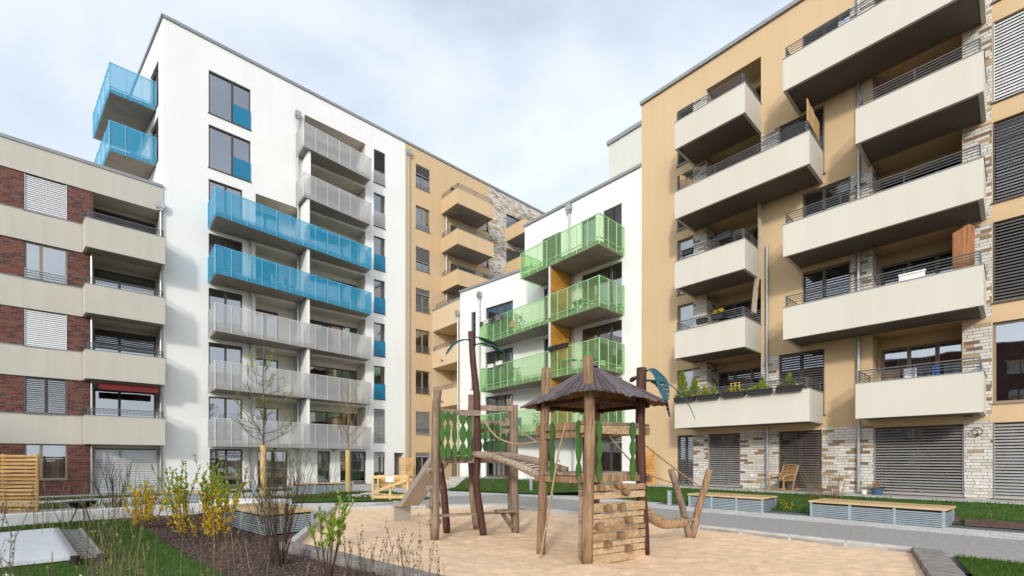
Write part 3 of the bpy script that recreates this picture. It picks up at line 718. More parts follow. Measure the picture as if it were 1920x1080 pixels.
# beds and lawns
lawnL=[(-45,19.4),(-16.6,10.0),(-13.2,12.0),(-11.4,13.9),(-10.9,13.2),(-7.75,10.07),(-6,8.4),(-4.4,7.0),(-2.97,5.8),(-.6,2.2),(-3,-2),(-45,-2)]
nz=lambda x,y: .03*noise.noise((x*.4,y*.4,2))
bumpy('lawn',lawnL,lambda x,y:-.06+nz(x,y),GRASSG,.8)
bumpy('planting_bed',[(-10.9,13.2),(-11.4,13.9),(-9.6,15.35),(-7.7,13.8),(-6.3,15.0),(-6.2,15.6),(-4.45,9.1),(3.1,2.95),(2.0,-1),(-.6,2.2),(-2.97,5.8),(-4.4,7.0),(-6,8.4),(-7.75,10.07)],lambda x,y:-.075+.05*noise.noise((x*1.1,y*1.1,5))+.03*noise.noise((x*4,y*4,1)),MULCH,.16)
lawnR=[(7.86,8.13),(16.0,-.95),(16,-6),(3,-6),(-.2,-1.3),(3.78,2.78)]
bumpy('lawn',lawnR,lambda x,y:-.02+nz(x,y),GRASSG,.8)
def slope(name,x0,x1,ya,yb,za,zb,fr,mat,step=.5):
    P=lambda x,y: fr@Vector((x,y,0)); poly=[P(x0,ya),P(x1,ya),P(x1,yb),P(x0,yb)]; fi=fr.inverted()
    def zf(x,y):
        t=((fi@Vector((x,y,0))).y-ya)/(yb-ya); t=t*t*(3-2*t); return za+(zb-za)*t+.02*noise.noise((x*.9,y*.9,4))
    return bumpy(name,[(p.x,p.y) for p in poly],zf,mat,step)
slope('lawn',-11.6,12,-2.75,-1.0,.03,.50,MR,GRASSG)
flat('gravel_strip',[(-9.2,-3.36),(14,-3.36),(14,-2.7),(-9.2,-2.7)],.012,GRAV,.05).matrix_world=MR
slope('planting_bed',-3.9,-1.0,-2.78,-2.2,.035,.2,MR,MULCH); slope('planting_bed',-.9,12,-2.9,-2.4,.03,.17,MR,MULCH)
m=MB(); m.box(-11.5,13,-1.02,-.004,-.3,.545); o=structure(m.build('terrace',KERBL)); o.matrix_world=MR
m=MB(); m.box(-7.79,-.1,-1.0,-.004,-.3,.54); o=structure(m.build('terrace',KERBL)); o.matrix_world=MG
m=MB(); m.box(0,6.6,-1.0,-.004,-.3,.535); o=structure(m.build('terrace',KERBL)); o.matrix_world=MG@MG2
gl=[(-3.6,24.6),(.34,22.2),(3.15,20.9),(4.5,20.6),(5.0,21.7),(1.2,25.6),(-2.9,29.5)]
def glz(x,y):
    d=(MGi@Vector((x,y,0))).y; return .53-.47*min(1,max(0,(-d-1)/2.4))**1.3+.02*noise.noise((x,y,8))
bumpy('lawn',gl,glz,GRASSG,.4)
bumpy('lawn',[(-9.3,17.4),(-4.9,18.2),(-3.4,19.4),(-6.5,24),(-8.8,23),(-10.3,19.5)],lambda x,y:.05+nz(x,y),GRASSG,.8)
for (x0,x1,ya,yb) in ((-9,2.6,-2.2,-1.2),(3,9.5,-2.6,-1.2),(-7,-.5,-6.8,-4.6)):
    slope('lawn',x0,x1,ya,yb,.03,.06,ML,GRASSG,.8)
m=MB(); m.box(-9,15.2,-1.1,-.08,-.3,.07); o=structure(m.build('terrace',KERBL)); o.matrix_world=ML
# grass blades and bark on the near ground
def inpoly(x,y,P):
    r=False; j=len(P)-1
    for i in range(len(P)):
        if (P[i][1]>y)!=(P[j][1]>y) and x<(P[j][0]-P[i][0])*(y-P[i][1])/(P[j][1]-P[i][1])+P[i][0]: r=not r
        j=i
    return r
LG = leafmat('grass_blade',(.040,.10,.006),(.09,.175,.012),.35)
g=MB(); rg=random.Random(5)
def blades(n,poly,zf,box,h=(.03,.075)):
    k=0
    while k<n:
        x=rg.uniform(box[0],box[1]); y=rg.uniform(box[2],box[3])
        if abs(x)>1.16*y+.4 or not inpoly(x,y,poly): 
            k+=.2; continue
        hh=rg.uniform(*h); a=rg.uniform(0,pi); w=.0035+.0011*y*.35; dx,dy=math.cos(a)*w,math.sin(a)*w; z=zf(x,y)-.005; lx,ly=rg.uniform(-.5,.5)*hh,rg.uniform(-.5,.5)*hh
        g.quad((x-dx,y-dy,z),(x+dx,y+dy,z),(x+lx,y+ly,z+hh)); k+=1
blades(34000,lawnL,lambda x,y:-.06+nz(x,y),(-13,0,3.0,14.2))
blades(9000,lawnR,lambda x,y:-.02+nz(x,y),(4,10,5,8.3))
fiR=MRi
def rz_(x,y):
    t=((MRi@Vector((x,y,0))).y+2.75)/1.75; t=min(1,max(0,t)); t=t*t*(3-2*t); return .03+.47*t
rl=[tuple((MR@Vector((x,y,0)))[:2]) for x,y in ((-11.6,-2.72),(3,-2.72),(3,-1.02),(-11.6,-1.02))]
blades(16000,rl,rz_,(5,16,9,23),(.04,.10)); blades(7000,gl,glz,(-4,5.2,20,30),(.05,.12)); blades(6000,[(-9.3,17.4),(-4.9,18.2),(-3.4,19.4),(-6.5,24),(-8.8,23),(-10.3,19.5)],lambda x,y:.05+nz(x,y),(-10.3,-3,17,24),(.04,.1))
tag(g.build('grass',LG),'short green lawn grass blades','grass',kind='stuff')
BARK=leafmat('bark_chip',(.06,.037,.028),(.19,.12,.09),0)
g=MB(); bed=[(-10.9,13.2),(-9.6,15.2),(-7.7,13.7),(-4.6,9.1),(2.6,3.2),(-.6,2.4),(-2.97,5.8),(-4.4,7.0),(-6,8.4),(-7.75,10.07)]
k=0
while k<16000:
    x=rg.uniform(-11,2); y=rg.uniform(3,15)
    if not inpoly(x,y,bed): continue
    a=rg.uniform(0,pi); l=rg.uniform(.007,.022); w=l*.4; z=-.06+rg.uniform(0,.03)+.05*noise.noise((x*1.1,y*1.1,5)); t=rg.uniform(-.4,.4)*l
    c,s=math.cos(a),math.sin(a); g.quad((x-c*l-s*w,y-s*l+c*w,z-t),(x+c*l-s*w,y+s*l+c*w,z+t),(x+c*l+s*w,y+s*l-c*w,z+t+.008),(x-c*l+s*w,y-s*l-c*w,z-t+.008)); k+=1
tag(g.build('bark_chips',BARK),'brown bark chips on the planting bed','bark mulch',kind='stuff')
g=MB()
for _ in range(260):
    x=-6.35+rg.gauss(0,.45); y=20.6+rg.gauss(0,.35); r=rg.uniform(.03,.07); z=.06+max(0,.10-((x+6.35)**2+(y-20.6)**2)*.25)
    g.tube([(x-r*.6,y,z),(x-r*.2,y,z+.01),(x+r*.7,y+.01,z+.004)],[r*.45,r*.8,r*.4],5)
tag(g.build('pebbles',basic('pebble_stone',(.42,.38,.33),.9,.3,9)),'pile of pale pebbles on the far lawn','pebbles',kind='stuff')
g=MB(); k=0
while k<260:
    x=rg.uniform(-5,9); y=rg.uniform(5,17)
    s_=inpoly(x,y,[A,B,C,D,E])
    if not s_ and not (abs(x)<8 and 12<y): continue
    z=(sandz(x,y) if s_ else .008)+.006; a=rg.uniform(0,6.28); l=rg.uniform(.012,.035); g.quad((x,y,z),(x+l*math.cos(a),y+l*math.sin(a),z+.004),(x+l*math.cos(a)-l*.3*math.sin(a),y+l*math.sin(a)+l*.3*math.cos(a),z+.008),(x-l*.4*math.sin(a),y+l*.4*math.cos(a),z+.002)); k+=1
tag(g.build('leaf_litter',leafmat('fallen_leaf',(.10,.06,.03),(.28,.18,.09),0)),'scattered small fallen leaves on the sand','leaf litter',kind='stuff')
# seat wall
m=MB(); pts=[(-20,7.5),(-16.6,9.9),(-13.2,11.95),(-11.4,13.85),(-10.4,14.8),(-9.75,15.25),(-9.3,15.2)]
L_=[];R__=[]
for i,p in enumerate(pts):
    a=Vector(pts[max(0,i-1)]+(0,)); b=Vector(pts[min(len(pts)-1,i+1)]+(0,)); d=(b-a).normalized(); n=Vector((-d.y,d.x,0)); L_.append((p[0]+n.x*.42,p[1]+n.y*.42)); R__.append((p[0]+n.x*.04,p[1]+n.y*.04))
for i in range(len(pts)-1): m.prism([R__[i],R__[i+1],L_[i+1],L_[i]],-.2,.23)
tag(m.build('seat_wall',WWALL),'low white concrete seat wall curving along the back of the lawn','wall')
m=MB(); p0=[G(262,968),G(330,962),G(420,957),G(420,950)]
m.prism([(-10.6,15.5),(-7.9,15.0),(-7.5,15.6),(-7.8,16.2),(-10.4,16.4)],0,.3)
tag(m.build('seat_wall',WWALL),'rounded end of white concrete bench block beside the wooden deck','wall')

# ================================================================== playground
LOGL=wood('weathered_log',(.15,.085,.045),(.36,.225,.125),'z'); LOGG=wood('grey_weathered_log',(.13,.088,.06),(.31,.22,.155),'z')
LOGD=wood('dark_brown_log',(.045,.018,.011),(.105,.042,.027),'z',.6); PLK=wood('pale_plank',(.29,.175,.09),(.54,.375,.22),'x'); PLKH=wood('hold_block',(.13,.075,.038),(.28,.175,.095),'x'); PLKG=wood('grey_plank',(.17,.12,.085),(.36,.27,.20),'x')
LOGX=wood('grey_log_across',(.20,.145,.105),(.44,.34,.26),'x')
ROOFW=wood('dark_roof_board',(.07,.054,.058),(.165,.132,.136),'z',.65,.7); GREENP=basic('green_painted_board',(.045,.125,.018),.5,.25,4); TEAL=basic('teal_palm_leaf',(.009,.095,.125),.45,.2,4); DKGREEN=basic('dark_palm_rib',(.008,.035,.032),.45)
ROPE=basic('hemp_rope',(.42,.30,.18),.9,.2,40,.5,120); ROPEB=basic('thick_brown_rope',(.42,.25,.13),.9,.35,30,.6,90); SLIDE=basic('brushed_slide_steel',(.52,.48,.43),.42,.10,3,metal=.55)
def P3(px,py,d): return ((px-960)/F_*d, d, 1.7+(861-py)*d/F_)
def log(parent,name,pix,r,mat,n=12,r2=None,jit=.05,depths=None):
    """a slightly wavy log through photo-measured axis points (px,py,depth)"""
    pts=[Vector(P3(*p)) for p in pix]; fine=[]
    for i in range(len(pts)-1):
        for k in range(5): fine.append(pts[i].lerp(pts[i+1],k/5))
    fine.append(pts[-1]); m=MB(); N=len(fine); r2=r2 or r
    rad=[(r+(r2-r)*i/(N-1))*(1+random.uniform(-.035,.035)) for i in range(N)]
    rad[0]*=.93
    m.tube(fine,rad,n,True,jit); return m.build(name,mat,parent,smooth=True,bevel=0)
def baluster(parent,p,h,w,u,mat=GREENP,hole=False):
    """board cut as three stacked leaf shapes, p = bottom centre, u = board direction"""
    j1,j2=random.uniform(-.06,.06),random.uniform(-.06,.05); lob=[(0,.36+j1),(.36+j1,.72+j2),(.72+j2,1.0)]; Lh=[]; 
    for a,b in lob:
        for i in range(7):
            t=i/6; Lh.append((w*(.30+.70*math.sin(pi*t)**.8)/2, h*(a+(b-a)*t)))
    out=[(x,z) for x,z in Lh]+[(-x,z) for x,z in reversed(Lh)]
    m=MB(); m.plate(out,p,u,(0,0,1),.028); 
    return m.build('leaf_board',mat,parent)
def palm(parent,pts,width,mat,rw=.016,tip=.3):
    pts=[Vector(p) for p in pts]; fine=[]
    for i in range(len(pts)-1):
        for k in range(6):
            a=pts[max(i-1,0)];b=pts[i];c=pts[i+1];d=pts[min(i+2,len(pts)-1)];t=k/6
            fine.append(.5*((2*b)+(c-a)*t+(2*a-5*b+4*c-d)*t*t+(3*b-a-3*c+d)*t**3))
    fine.append(pts[-1]); N=len(fine); m=MB()
    for i in range(int(N*.22),N-1):
        t=(i-N*.22)/(N*.78); t2=(i+.8-N*.22)/(N*.78); w1=width*math.sin(pi*min(1,.18+t*.82))**.7; w2_=width*math.sin(pi*min(1,.18+min(1,t2)*.82))**.7
        d=(fine[i+1]-fine[i]); dn=d.normalized(); s=dn.cross(Vector((0,0,1))); s=s.normalized() if s.length>.05 else Vector((1,0,0)); dp=dn.cross(s)*.25
        if dp.z>0: dp=-dp
        for sg in (1,-1):
            a=fine[i]; b=fine[i]+d*.80; o1=s*sg*w1+dp*w1; o2=s*sg*w2_+dp*w2_
            m.quad(a,b,b+o2,a+o1); q=Vector((0,0,-.006)); m.quad(a+q,a+o1+q,b+o2+q,b+q)
    o=m.build('palm_leaf',mat,parent); r=MB(); r.tube(fine,[rw*(1-.75*i/N) for i in range(N)],6); r.build('leaf_rib',DKGREEN if mat is not DKGREEN else TEAL,o); return o
# ---- slide tower
t1=thing('slide_tower','log slide tower with green leaf boards, a steel slide and a slim dark palm post','play tower')
log(t1,'post',[(815,1012,9.79),(816,880,9.8),(818,760,9.75),(821,730,9.7)],.10,LOGG,r2=.085)
log(t1,'post',[(907,1005,10.27),(900,960,10.27),(892,900,10.27),(896,850,10.27),(894,740,10.27),(887,680,10.27),(883,622,10.27)],.085,LOGD,r2=.07)
log(t1,'post',[(966,1000,10.65),(964,900,10.65),(963,760,10.65)],.098,LOGG)
log(t1,'post',[(838,998,10.9),(833,930,10.9),(822,850,10.9),(820,770,10.9)],.09,LOGD,r2=.075)
log(t1,'post',[(893,990,11.5),(886,930,11.5),(883,850,11.5),(884,740,11.4)],.085,LOGG)
log(t1,'post',[(959,966,12.1),(956,900,12.1),(957,800,12.1),(955,748,12.0)],.085,LOGG)
m=MB()
dk_=[(-1.6,9.95),(-.72,10.35),(.02,10.8),(-.05,12.05),(-.95,11.45),(-1.55,10.95)]
m.prism(dk_,1.80,1.87); m.build('deck',PLKG,t1)
m=MB(); 
for a,b in ((0,1),(1,2),(2,3),(5,0),(3,4),(4,5)): m.bar((dk_[a][0],dk_[a][1],1.69),(dk_[b][0],dk_[b][1],1.69),.08,.15)
m.build('deck_beam',PLKG,t1)
for a,b,z in (((-1.7,9.72),(-.72,10.18),2.72),((-.95,11.5),(.08,12.0),2.62),((-.78,10.3),(.1,10.62),2.86),((-.95,11.5),(.08,12.0),2.42)):
    m=MB(); m.bar((a[0],a[1],z),(b[0],b[1],z),.06,.12); m.build('rail',PLKG,t1)
for i,px in enumerate((830,840.5,853,868.5,880)):
    d=9.72+.11*i; x=(px-960)/F_*d; baluster(t1,(x,d-.05,1.70-(.03 if i==3 else 0)),1.03+(.07 if i==3 else 0),.165 if i==3 else .118,(.91,.40,0))
for i,px in enumerate((900,910,922,933,944)):
    d=11.5+.1*i; x=(px-960)/F_*d; baluster(t1,(x,d-.05,1.90),.72,.13,(.9,.44,0))
for i,py in enumerate((882,915,948,980)):
    m=MB(); c=Vector(P3(808,py,9.72)); m.tube([c+Vector((.16,.22,0)),c+Vector((-.06,-.05,0))],.058,12); m.build('climbing_peg',LOGX,t1,smooth=False)
tp=Vector((-1.62,11.05,1.84)); bt=Vector((-2.85,12.88,.44)); en=Vector((-3.22,13.40,.385)); wd=Vector((.83,.555,0))*.25
pp=[tp,tp.lerp(bt,.5),bt.lerp(tp,.12),bt+Vector((-.04,.06,-.03)),en]
m=MB(); s_=MB()
for a,b in zip(pp,pp[1:]):
    m.quad(a-wd,a+wd,b+wd,b-wd); q=Vector((0,0,-.03)); m.quad(a-wd+q,b-wd+q,b+wd+q,a+wd+q)
    for sg in (1,-1): s_.bar(a+wd*sg+Vector((0,0,.04)),b+wd*sg+Vector((0,0,.04)),.03,.16)
sl_=m.build('slide',SLIDE,t1); s_.build('side_rim',SLIDE,sl_)
m=MB(); m.prism([tuple((en-wd)[:2]),tuple((en+wd)[:2]),tuple((en+wd+Vector((.03,-.04,0)))[:2]),tuple((en-wd+Vector((.03,-.04,0)))[:2])],-.1,.36); m.build('slide_foot',SLIDE,t1)
m=MB(); m.bar((-1.6,9.95,.47),(.05,10.7,.47),.14,.045); m.build('seat_board',PLKG,t1)
m=MB(); m.bar((-.36,10.28,.53),(0.0,10.42,.53),.26,.05); m.bar((-.2,10.36,.46),(0,10.5,.14),.07,.09); m.build('seat_block',PLKG,t1)
palm(t1,[P3(883,637,10.22),P3(862,638,10.1),P3(846,648,9.95),P3(836,664,9.85)],.085,TEAL)
palm(t1,[P3(886,631,10.3),P3(908,635,10.5),P3(926,646,10.7),P3(936,660,10.8)],.10,DKGREEN)
palm(t1,[P3(886,647,10.22),P3(910,644,10.0),P3(932,651,9.8),P3(952,665,9.7)],.05,TEAL)
# ---- roofed hut
t2=thing('play_hut','roofed log play hut with a dark board roof, climbing wall and stout palm post','play tower')
pL,pF,pR,pB=(.54,8.48),(1.24,7.6),(2.39,8.29),(1.69,9.2)
log(t2,'post',[(1014,1040,8.45),(1017,940,8.45),(1021,800,8.45),(1024,690,8.4)],.082,LOGL)
log(t2,'post',[(1100,1058,7.55),(1103,940,7.55),(1106,800,7.5),(1102,667,7.4)],.098,LOGL,r2=.085)
log(t2,'post',[(1209,1040,8.25),(1203,930,8.25),(1200,810,8.25),(1203,690,8.25)],.095,LOGD,r2=.088)
log(t2,'post',[(1117,1000,9.2),(1117,860,9.2),(1118,740,9.2)],.08,LOGL)
ap=Vector((1.45,8.31,3.39)); c4_=[Vector((.12,8.76,2.67)),Vector((1.20,7.06,2.79)),Vector((2.76,7.90,2.67)),Vector((1.74,9.66,2.66))]
cs=[]
for i in range(4): cs+=[(c4_[i].lerp(c4_[i-1],.07),c4_[i].lerp(c4_[(i+1)%4],.07),2),(c4_[i].lerp(c4_[(i+1)%4],.07),c4_[(i+1)%4].lerp(c4_[i],.07),11)]
m=MB()
for a,b,n in cs:
    for k in range(n):
        t0,t1_=k/n+.06/n,(k+1)/n-.06/n; o0=random.uniform(-.03,.04); dz=Vector((0,0,.005*(k%2)))
        q0=a.lerp(b,t0); q1=a.lerp(b,t1_); q0=q0+(q0-ap)*o0; q1=q1+(q1-ap)*(o0+random.uniform(-.03,.03))
        r0=ap.lerp(q0,.03); r1=ap.lerp(q1,.03); u=Vector((0,0,.024)); pts=[q0+dz,q1+dz,r1+dz,r0+dz]
        nn=len(m.v); m.v+=[tuple(p) for p in pts]+[tuple(p+u) for p in pts]; m.f+=[tuple(nn+j for j in f) for f in ((3,2,1,0),(4,5,6,7),(0,1,5,4),(1,2,6,5),(2,3,7,6),(3,0,4,7))]
m.build('roof',ROOFW,t2)
m=MB()
for a,b,n in cs:
    for k in range(n):
        q0=a.lerp(b,k/n+.03/n); q1=a.lerp(b,(k+1)/n-.03/n); q0=q0+(ap-q0)*.02; q1=q1+(ap-q1)*.02; dn=Vector((0,0,-.012)); m.quad(q0+dn,ap.lerp(q0,.03)+dn,ap.lerp(q1,.03)+dn,q1+dn)
m.build('roof_lining',wood('brown_roof_lining',(.14,.065,.022),(.34,.19,.08),'z'),t2)
m=MB(); m.tube([ap+Vector((0,0,-.02)),ap+Vector((0,0,.05)),ap+Vector((0,0,.06))],[.13,.07,.01],8); m.build('roof_cap',ROOFW,t2)
c2=(.10,.0)
for (a,b,z,w,h,mt) in ((pL,pF,2.27,.07,.12,LOGL),(pL,pF,2.12,.06,.10,LOGL),(pF,pR,2.20,.07,.13,PLK),(pF,pR,2.31,.07,.06,LOGG),(pR,pB,2.2,.07,.12,LOGL),(pB,pL,2.2,.07,.12,LOGL),(pL,pF,2.70,.06,.07,LOGD),(pF,pR,2.70,.06,.07,LOGD),(pR,pB,2.66,.06,.07,LOGD),(pB,pL,2.66,.06,.07,LOGD)):
    A3,B3=Vector((a[0],a[1],z)),Vector((b[0],b[1],z)); d=(B3-A3).normalized(); m=MB(); m.bar(A3-d*.1,B3+d*.1,w,h); m.build('rail',mt,t2)
m=MB()
for i in range(7):
    f0,f1=i/7+.006,(i+1)/7-.006; a0=Vector(pL+(0,)).lerp(Vector(pF+(0,)),f0); a1=Vector(pL+(0,)).lerp(Vector(pF+(0,)),f1); b0=Vector(pB+(0,)).lerp(Vector(pR+(0,)),f0); b1=Vector(pB+(0,)).lerp(Vector(pR+(0,)),f1); e=(b0-a0).normalized()*.06
    m.prism([tuple((a0-e)[:2]),tuple((a1-e)[:2]),tuple((b1+e)[:2]),tuple((b0+e)[:2])],1.42,1.47)
m.build('deck',PLKG,t2)
for a,b,z in ((pL,pF,1.35),(pF,pR,1.37),(pR,pB,1.35),(pB,pL,1.35)):
    A3,B3=Vector((a[0],a[1],z)),Vector((b[0],b[1],z)); d=(B3-A3).normalized(); m=MB(); m.bar(A3-d*.14,B3+d*.12,.09,.11); m.build('deck_beam',LOGL,t2)
for a,b in ((pL,(.3,8.25)),(pF,(1.0,7.45))): pass
uLF=(Vector(pF+(0,))-Vector(pL+(0,))).normalized(); uFR=(Vector(pR+(0,))-Vector(pF+(0,))).normalized()
nFR=Vector((uFR.y,-uFR.x,0)); nLF=Vector((uLF.y,-uLF.x,0)); nLF=nLF if nLF.y<0 else -nLF
for base,u,t,nn,w in ((pL,uLF,.36,nLF,.12),(pL,uLF,1.0,nLF,.12),(pF,uFR,.22,nFR,.12),(pF,uFR,1.0,nFR,.14)):
    p=Vector(base+(0,))+u*t+nn*.06; baluster(t2,(p.x,p.y,1.33),1.02,w,u)
cw=[]; z=-.06; Lf=(Vector(pR+(0,))-Vector(pF+(0,))).length; m=MB(); hs=[.16,.12,.10,.15,.09,.14,.10,.17,0,.13,.12]
rr=random.Random(11)
for h in hs:
    if h==0: z+=.055; continue
    p=Vector(pF+(0,))+uFR*.06+nFR*(.075+rr.uniform(-.008,.008)); q=Vector(pR+(0,))-uFR*.07+nFR*(.075+rr.uniform(-.008,.008)); m.bar((p.x,p.y,z+h/2+rr.uniform(-.006,.006)),(q.x,q.y,z+h/2+rr.uniform(-.006,.006)),.05,h-.016); z+=h
m.build('climbing_wall',PLK,t2,bevel=.008)
m=MB()
for i in range(9):
    z=.02+i*.148; 
    p=Vector(pF+(0,))-uLF*.05+nLF*.03; q=Vector(pF+(0,))-uLF*.14+nLF*.03; m.bar((p.x,p.y,z+.07),(q.x,q.y,z+.07),.04,.135)
m.build('side_boards',PLKG,t2)
for (px,py,ang) in ((1126,914,.1),(1158,909,-.9),(1172,922,-.5),(1139,953,.2),(1165,950,.2),(1178,975,.15),(1123,987,.1),(1163,1003,.05),(1139,1021,.05),(1178,1028,.0)):
    a=(px-960)/F_; pf=Vector(pF+(0,))+nFR*.14; t=(a*pf.y-pf.x)/(uFR.x-a*uFR.y); p=pf+uFR*t; zz=1.7+(861-py)*p.y/F_
    m=MB(); d=(uFR*math.cos(ang)+Vector((0,0,math.sin(ang)))); m.bar(p-d*.05+Vector((0,0,zz)),p+d*.06+Vector((0,0,zz)),.13,.105); m.build('climbing_hold',PLKH,t2,bevel=.006)
palm(t2,[P3(1208,697,8.2),P3(1226,692,8.0),P3(1242,708,7.85),P3(1250,750,7.75)],.15,TEAL)
palm(t2,[P3(1208,715,8.25),P3(1230,716,8.3),P3(1248,742,8.3),P3(1257,782,8.3)],.10,DKGREEN)
palm(t2,[P3(1208,712,8.2),P3(1250,718,7.7),P3(1285,748,7.5),P3(1304,786,7.4)],.02,DKGREEN,.012)
palm(t2,[P3(1200,712,8.4),P3(1193,705,8.6),P3(1187,709,8.8),P3(1183,716,8.9)],.07,LOGG,.01)
# bridge of two logs
t3=thing('log_bridge','sloping bridge of two grey logs between slide tower and roofed hut','bridge',(-.3,9.6,1.7),off=None); t3['ox'],t3['oy'],t3['oz']=(-.3,9.6,1.7)
log(t3,'log',[(889,851,10.1),(925,857,9.7),(965,870,9.2),(1014,893,8.62)],.075,LOGX,r2=.075)
log(t3,'log',[(935,852,10.9),(970,857,10.3),(1010,865,9.7),(1062,882,9.2)],.075,LOGX)
m=MB()
for k in range(8):
    t=k/8; a=Vector(P3(905+12*k,855+4*k,9.9-.16*k)); b=Vector(P3(948+14*k,855+3.2*k,10.7-.19*k)); m.tube([a,b],.02,6)
m.build('rung',LOGG,t3)
def rope(name,pts,r,mat,label,cat='rope',n=7,group=None):
    pts=[Vector(p) for p in pts]; fine=[]
    for i in range(len(pts)-1):
        for k in range(6):
            a=pts[max(i-1,0)];b=pts[i];c=pts[i+1];d=pts[min(i+2,len(pts)-1)];t=k/6
            fine.append(.5*((2*b)+(c-a)*t+(2*a-5*b+4*c-d)*t*t+(3*b-a-3*c+d)*t**3))
    fine.append(pts[-1]); m=MB(); m.tube(fine,r,n); return tag(m.build(name,mat,None,smooth=True),label,cat,group)
rope('rope',[P3(906,787,10.2),P3(930,818,9.8),P3(965,832,9.4),P3(1010,828,8.9),P3(1090,815,9.1)],.017,ROPE,'lower slack pale handrail rope sagging from the slide tower to the hut')
rope('rope',[P3(948,785,11.5),P3(975,808,10.8),P3(1006,828,9.6)],.017,ROPE,'higher pale handrail rope running down from the far side of the slide tower')
rp_=rope('climbing_rope',[P3(1060,797,7.95),P3(1047,850,8.0),P3(1030,950,8.05),P3(1012,1052,8.1)],.016,ROPE,'taut pale climbing rope with steel ferrules hanging from the hut to the sand')
m=MB()
for t in (.25,.5,.72,.88):
    a=Vector(P3(1060,797,7.95)).lerp(Vector(P3(1012,1052,8.1)),t); m.tube([a,a+Vector((-.006,.002,-.045))],.024,8)
o=m.build('ferrule',STEEL,rp_)
t4=thing('rope_anchor','pair of splayed grey log posts anchoring ropes at the right edge of the sand','post',(3.89,10.1,0)); t4['ox'],t4['oy'],t4['oz']=(3.89,10.1,0)
log(t4,'post',[(1292,1008,10.0),(1278,945,10.0),(1258,880,10.0)],.075,LOGG,r2=.066)
log(t4,'post',[(1297,1008,10.0),(1312,945,9.95),(1331,880,9.9)],.078,LOGL,r2=.07)
m=MB(); m.bar(P3(1282,975,9.9),P3(1302,973,9.85),.09,.05); m.build('brace',LOGG,t4)
def twist(pts,r,strands=3,turns=22):
    pts=[Vector(p) for p in pts]; fine=[]
    for i in range(len(pts)-1):
        for k in range(40):
            a=pts[max(i-1,0)];b=pts[i];c=pts[i+1];d=pts[min(i+2,len(pts)-1)];t=k/24
            fine.append(.5*((2*b)+(c-a)*t+(2*a-5*b+4*c-d)*t*t+(3*b-a-3*c+d)*t**3))
    fine.append(pts[-1]); m=MB(); N=len(fine)
    for s in range(strands):
        q=[]
        for i,p in enumerate(fine):
            d=(fine[min(i+1,N-1)]-fine[max(i-1,0)]).normalized(); a=d.cross(Vector((0,0,1))).normalized(); b=a.cross(d); an=2*pi*(s/strands+turns*i/N*.5); q.append(p+(a*math.cos(an)+b*math.sin(an))*r*.56)
        m.tube(q,r*.46,7)
    return m
o=tag(twist([P3(1209,955,8.35),P3(1225,973,8.9),P3(1248,983,9.4),P3(1281,978,9.9)],.095,3,15).build('thick_rope',ROPEB,None,smooth=True),'thick twisted brown rope slung low between the hut and the splayed posts','rope')
m=MB(); m.tube([P3(1273,981,9.8),P3(1286,975,9.95)],.078,10); m.build('rope_sleeve',BLACK,o)
rope('rope',[P3(1140,815,7.95),P3(1200,880,8.6),P3(1258,905,9.9)],.013,ROPEB,'lower tan guy rope from the hut to the left splayed post')
rope('rope',[P3(1206,832,8.3),P3(1262,876,9.0),P3(1312,912,9.9)],.015,ROPEB,'upper tan guy rope stretched from the dark post to the right splayed post')

# ================================================================== courtyard furniture
BW=wood('bench_wood',(.40,.25,.12),(.60,.42,.23),'x'); BS=basic('grey_blue_steel',(.33,.39,.42),.5,.1,6,metal=.2)
PINE=wood('yellow_pine',(.52,.33,.12),(.70,.48,.22),'x'); LARCH=wood('larch_slat',(.52,.27,.08),(.76,.46,.18),'x')
def bench(label,fr,x0,x1,y0,y1,h,bays,grp=None,z=0):
    o=fr@Vector(((x0+x1)/2,(y0+y1)/2,z)); t=thing('bench',label,'bench',o,0,grp); t.matrix_world=fr@Matrix.Translation(((x0+x1)/2,(y0+y1)/2,z)); a,b=(x1-x0)/2,(y1-y0)/2
    m=MB(); n=max(3,round(2*b/.13))
    for i in range(n): m.box(-a-.03,a+.03,-b-.03+(2*b+.06)*i/n+.004,-b-.03+(2*b+.06)*(i+1)/n-.004,h-.055,h)
    m.build('seat',BW,t,bevel=.006)
    for i in range(bays+1):
        x=-a+2*a*i/bays; x=min(max(x,-a+.03),a-.03)
        for y in (-b+.03,b-.03): f=MB(); f.box(x-.03,x+.03,y-.03,y+.03,0,h-.06); f.build('leg',BS,t)
    for s in (-1,1):
        q=MB(); k=int((h-.07)/.052)
        for i in range(k): q.box(-a+.01,a-.01,s*(b-.012)-.006,s*(b-.012)+.006,.02+i*.052,.02+i*.052+.033)
        q.build('slat_panel',BS,t)
        q=MB()
        for i in range(k): q.box(s*(a-.012)-.006,s*(a-.012)+.006,-b+.01,b-.01,.02+i*.052,.02+i*.052+.033)
        q.build('slat_panel',BS,t)
    q=MB(); q.box(-a+.05,a-.05,-b+.05,b-.05,.02,h-.07); q.build('shade_core',BLACK,t)  # added black block standing in for the shaded hollow behind the slats
    return t
bench('long grey slatted steel bench with a pale wooden top, nearest on the right',MR@Matrix.Translation((-4.13,-3.42,0))@Matrix.Rotation(R(-4.5),4,'Z'),0,2.95,0,1.15,.48,3,'grey slatted benches')
bench('grey slatted steel bench with wooden top behind the splayed rope posts',MR,-7.9,-5.42,-3.42,-2.2,.47,3,'grey slatted benches')
ang=math.atan2(10.4-12.26,-5.66+7.79); FP=Matrix.Translation((-6.35,11.75,0))@Matrix.Rotation(ang,4,'Z')
bench('wide low deck of pale boards on a grey slatted base at the left of sand',FP,-1.42,1.42,-.55,.6,.52,2,'grey slatted benches',-.05)
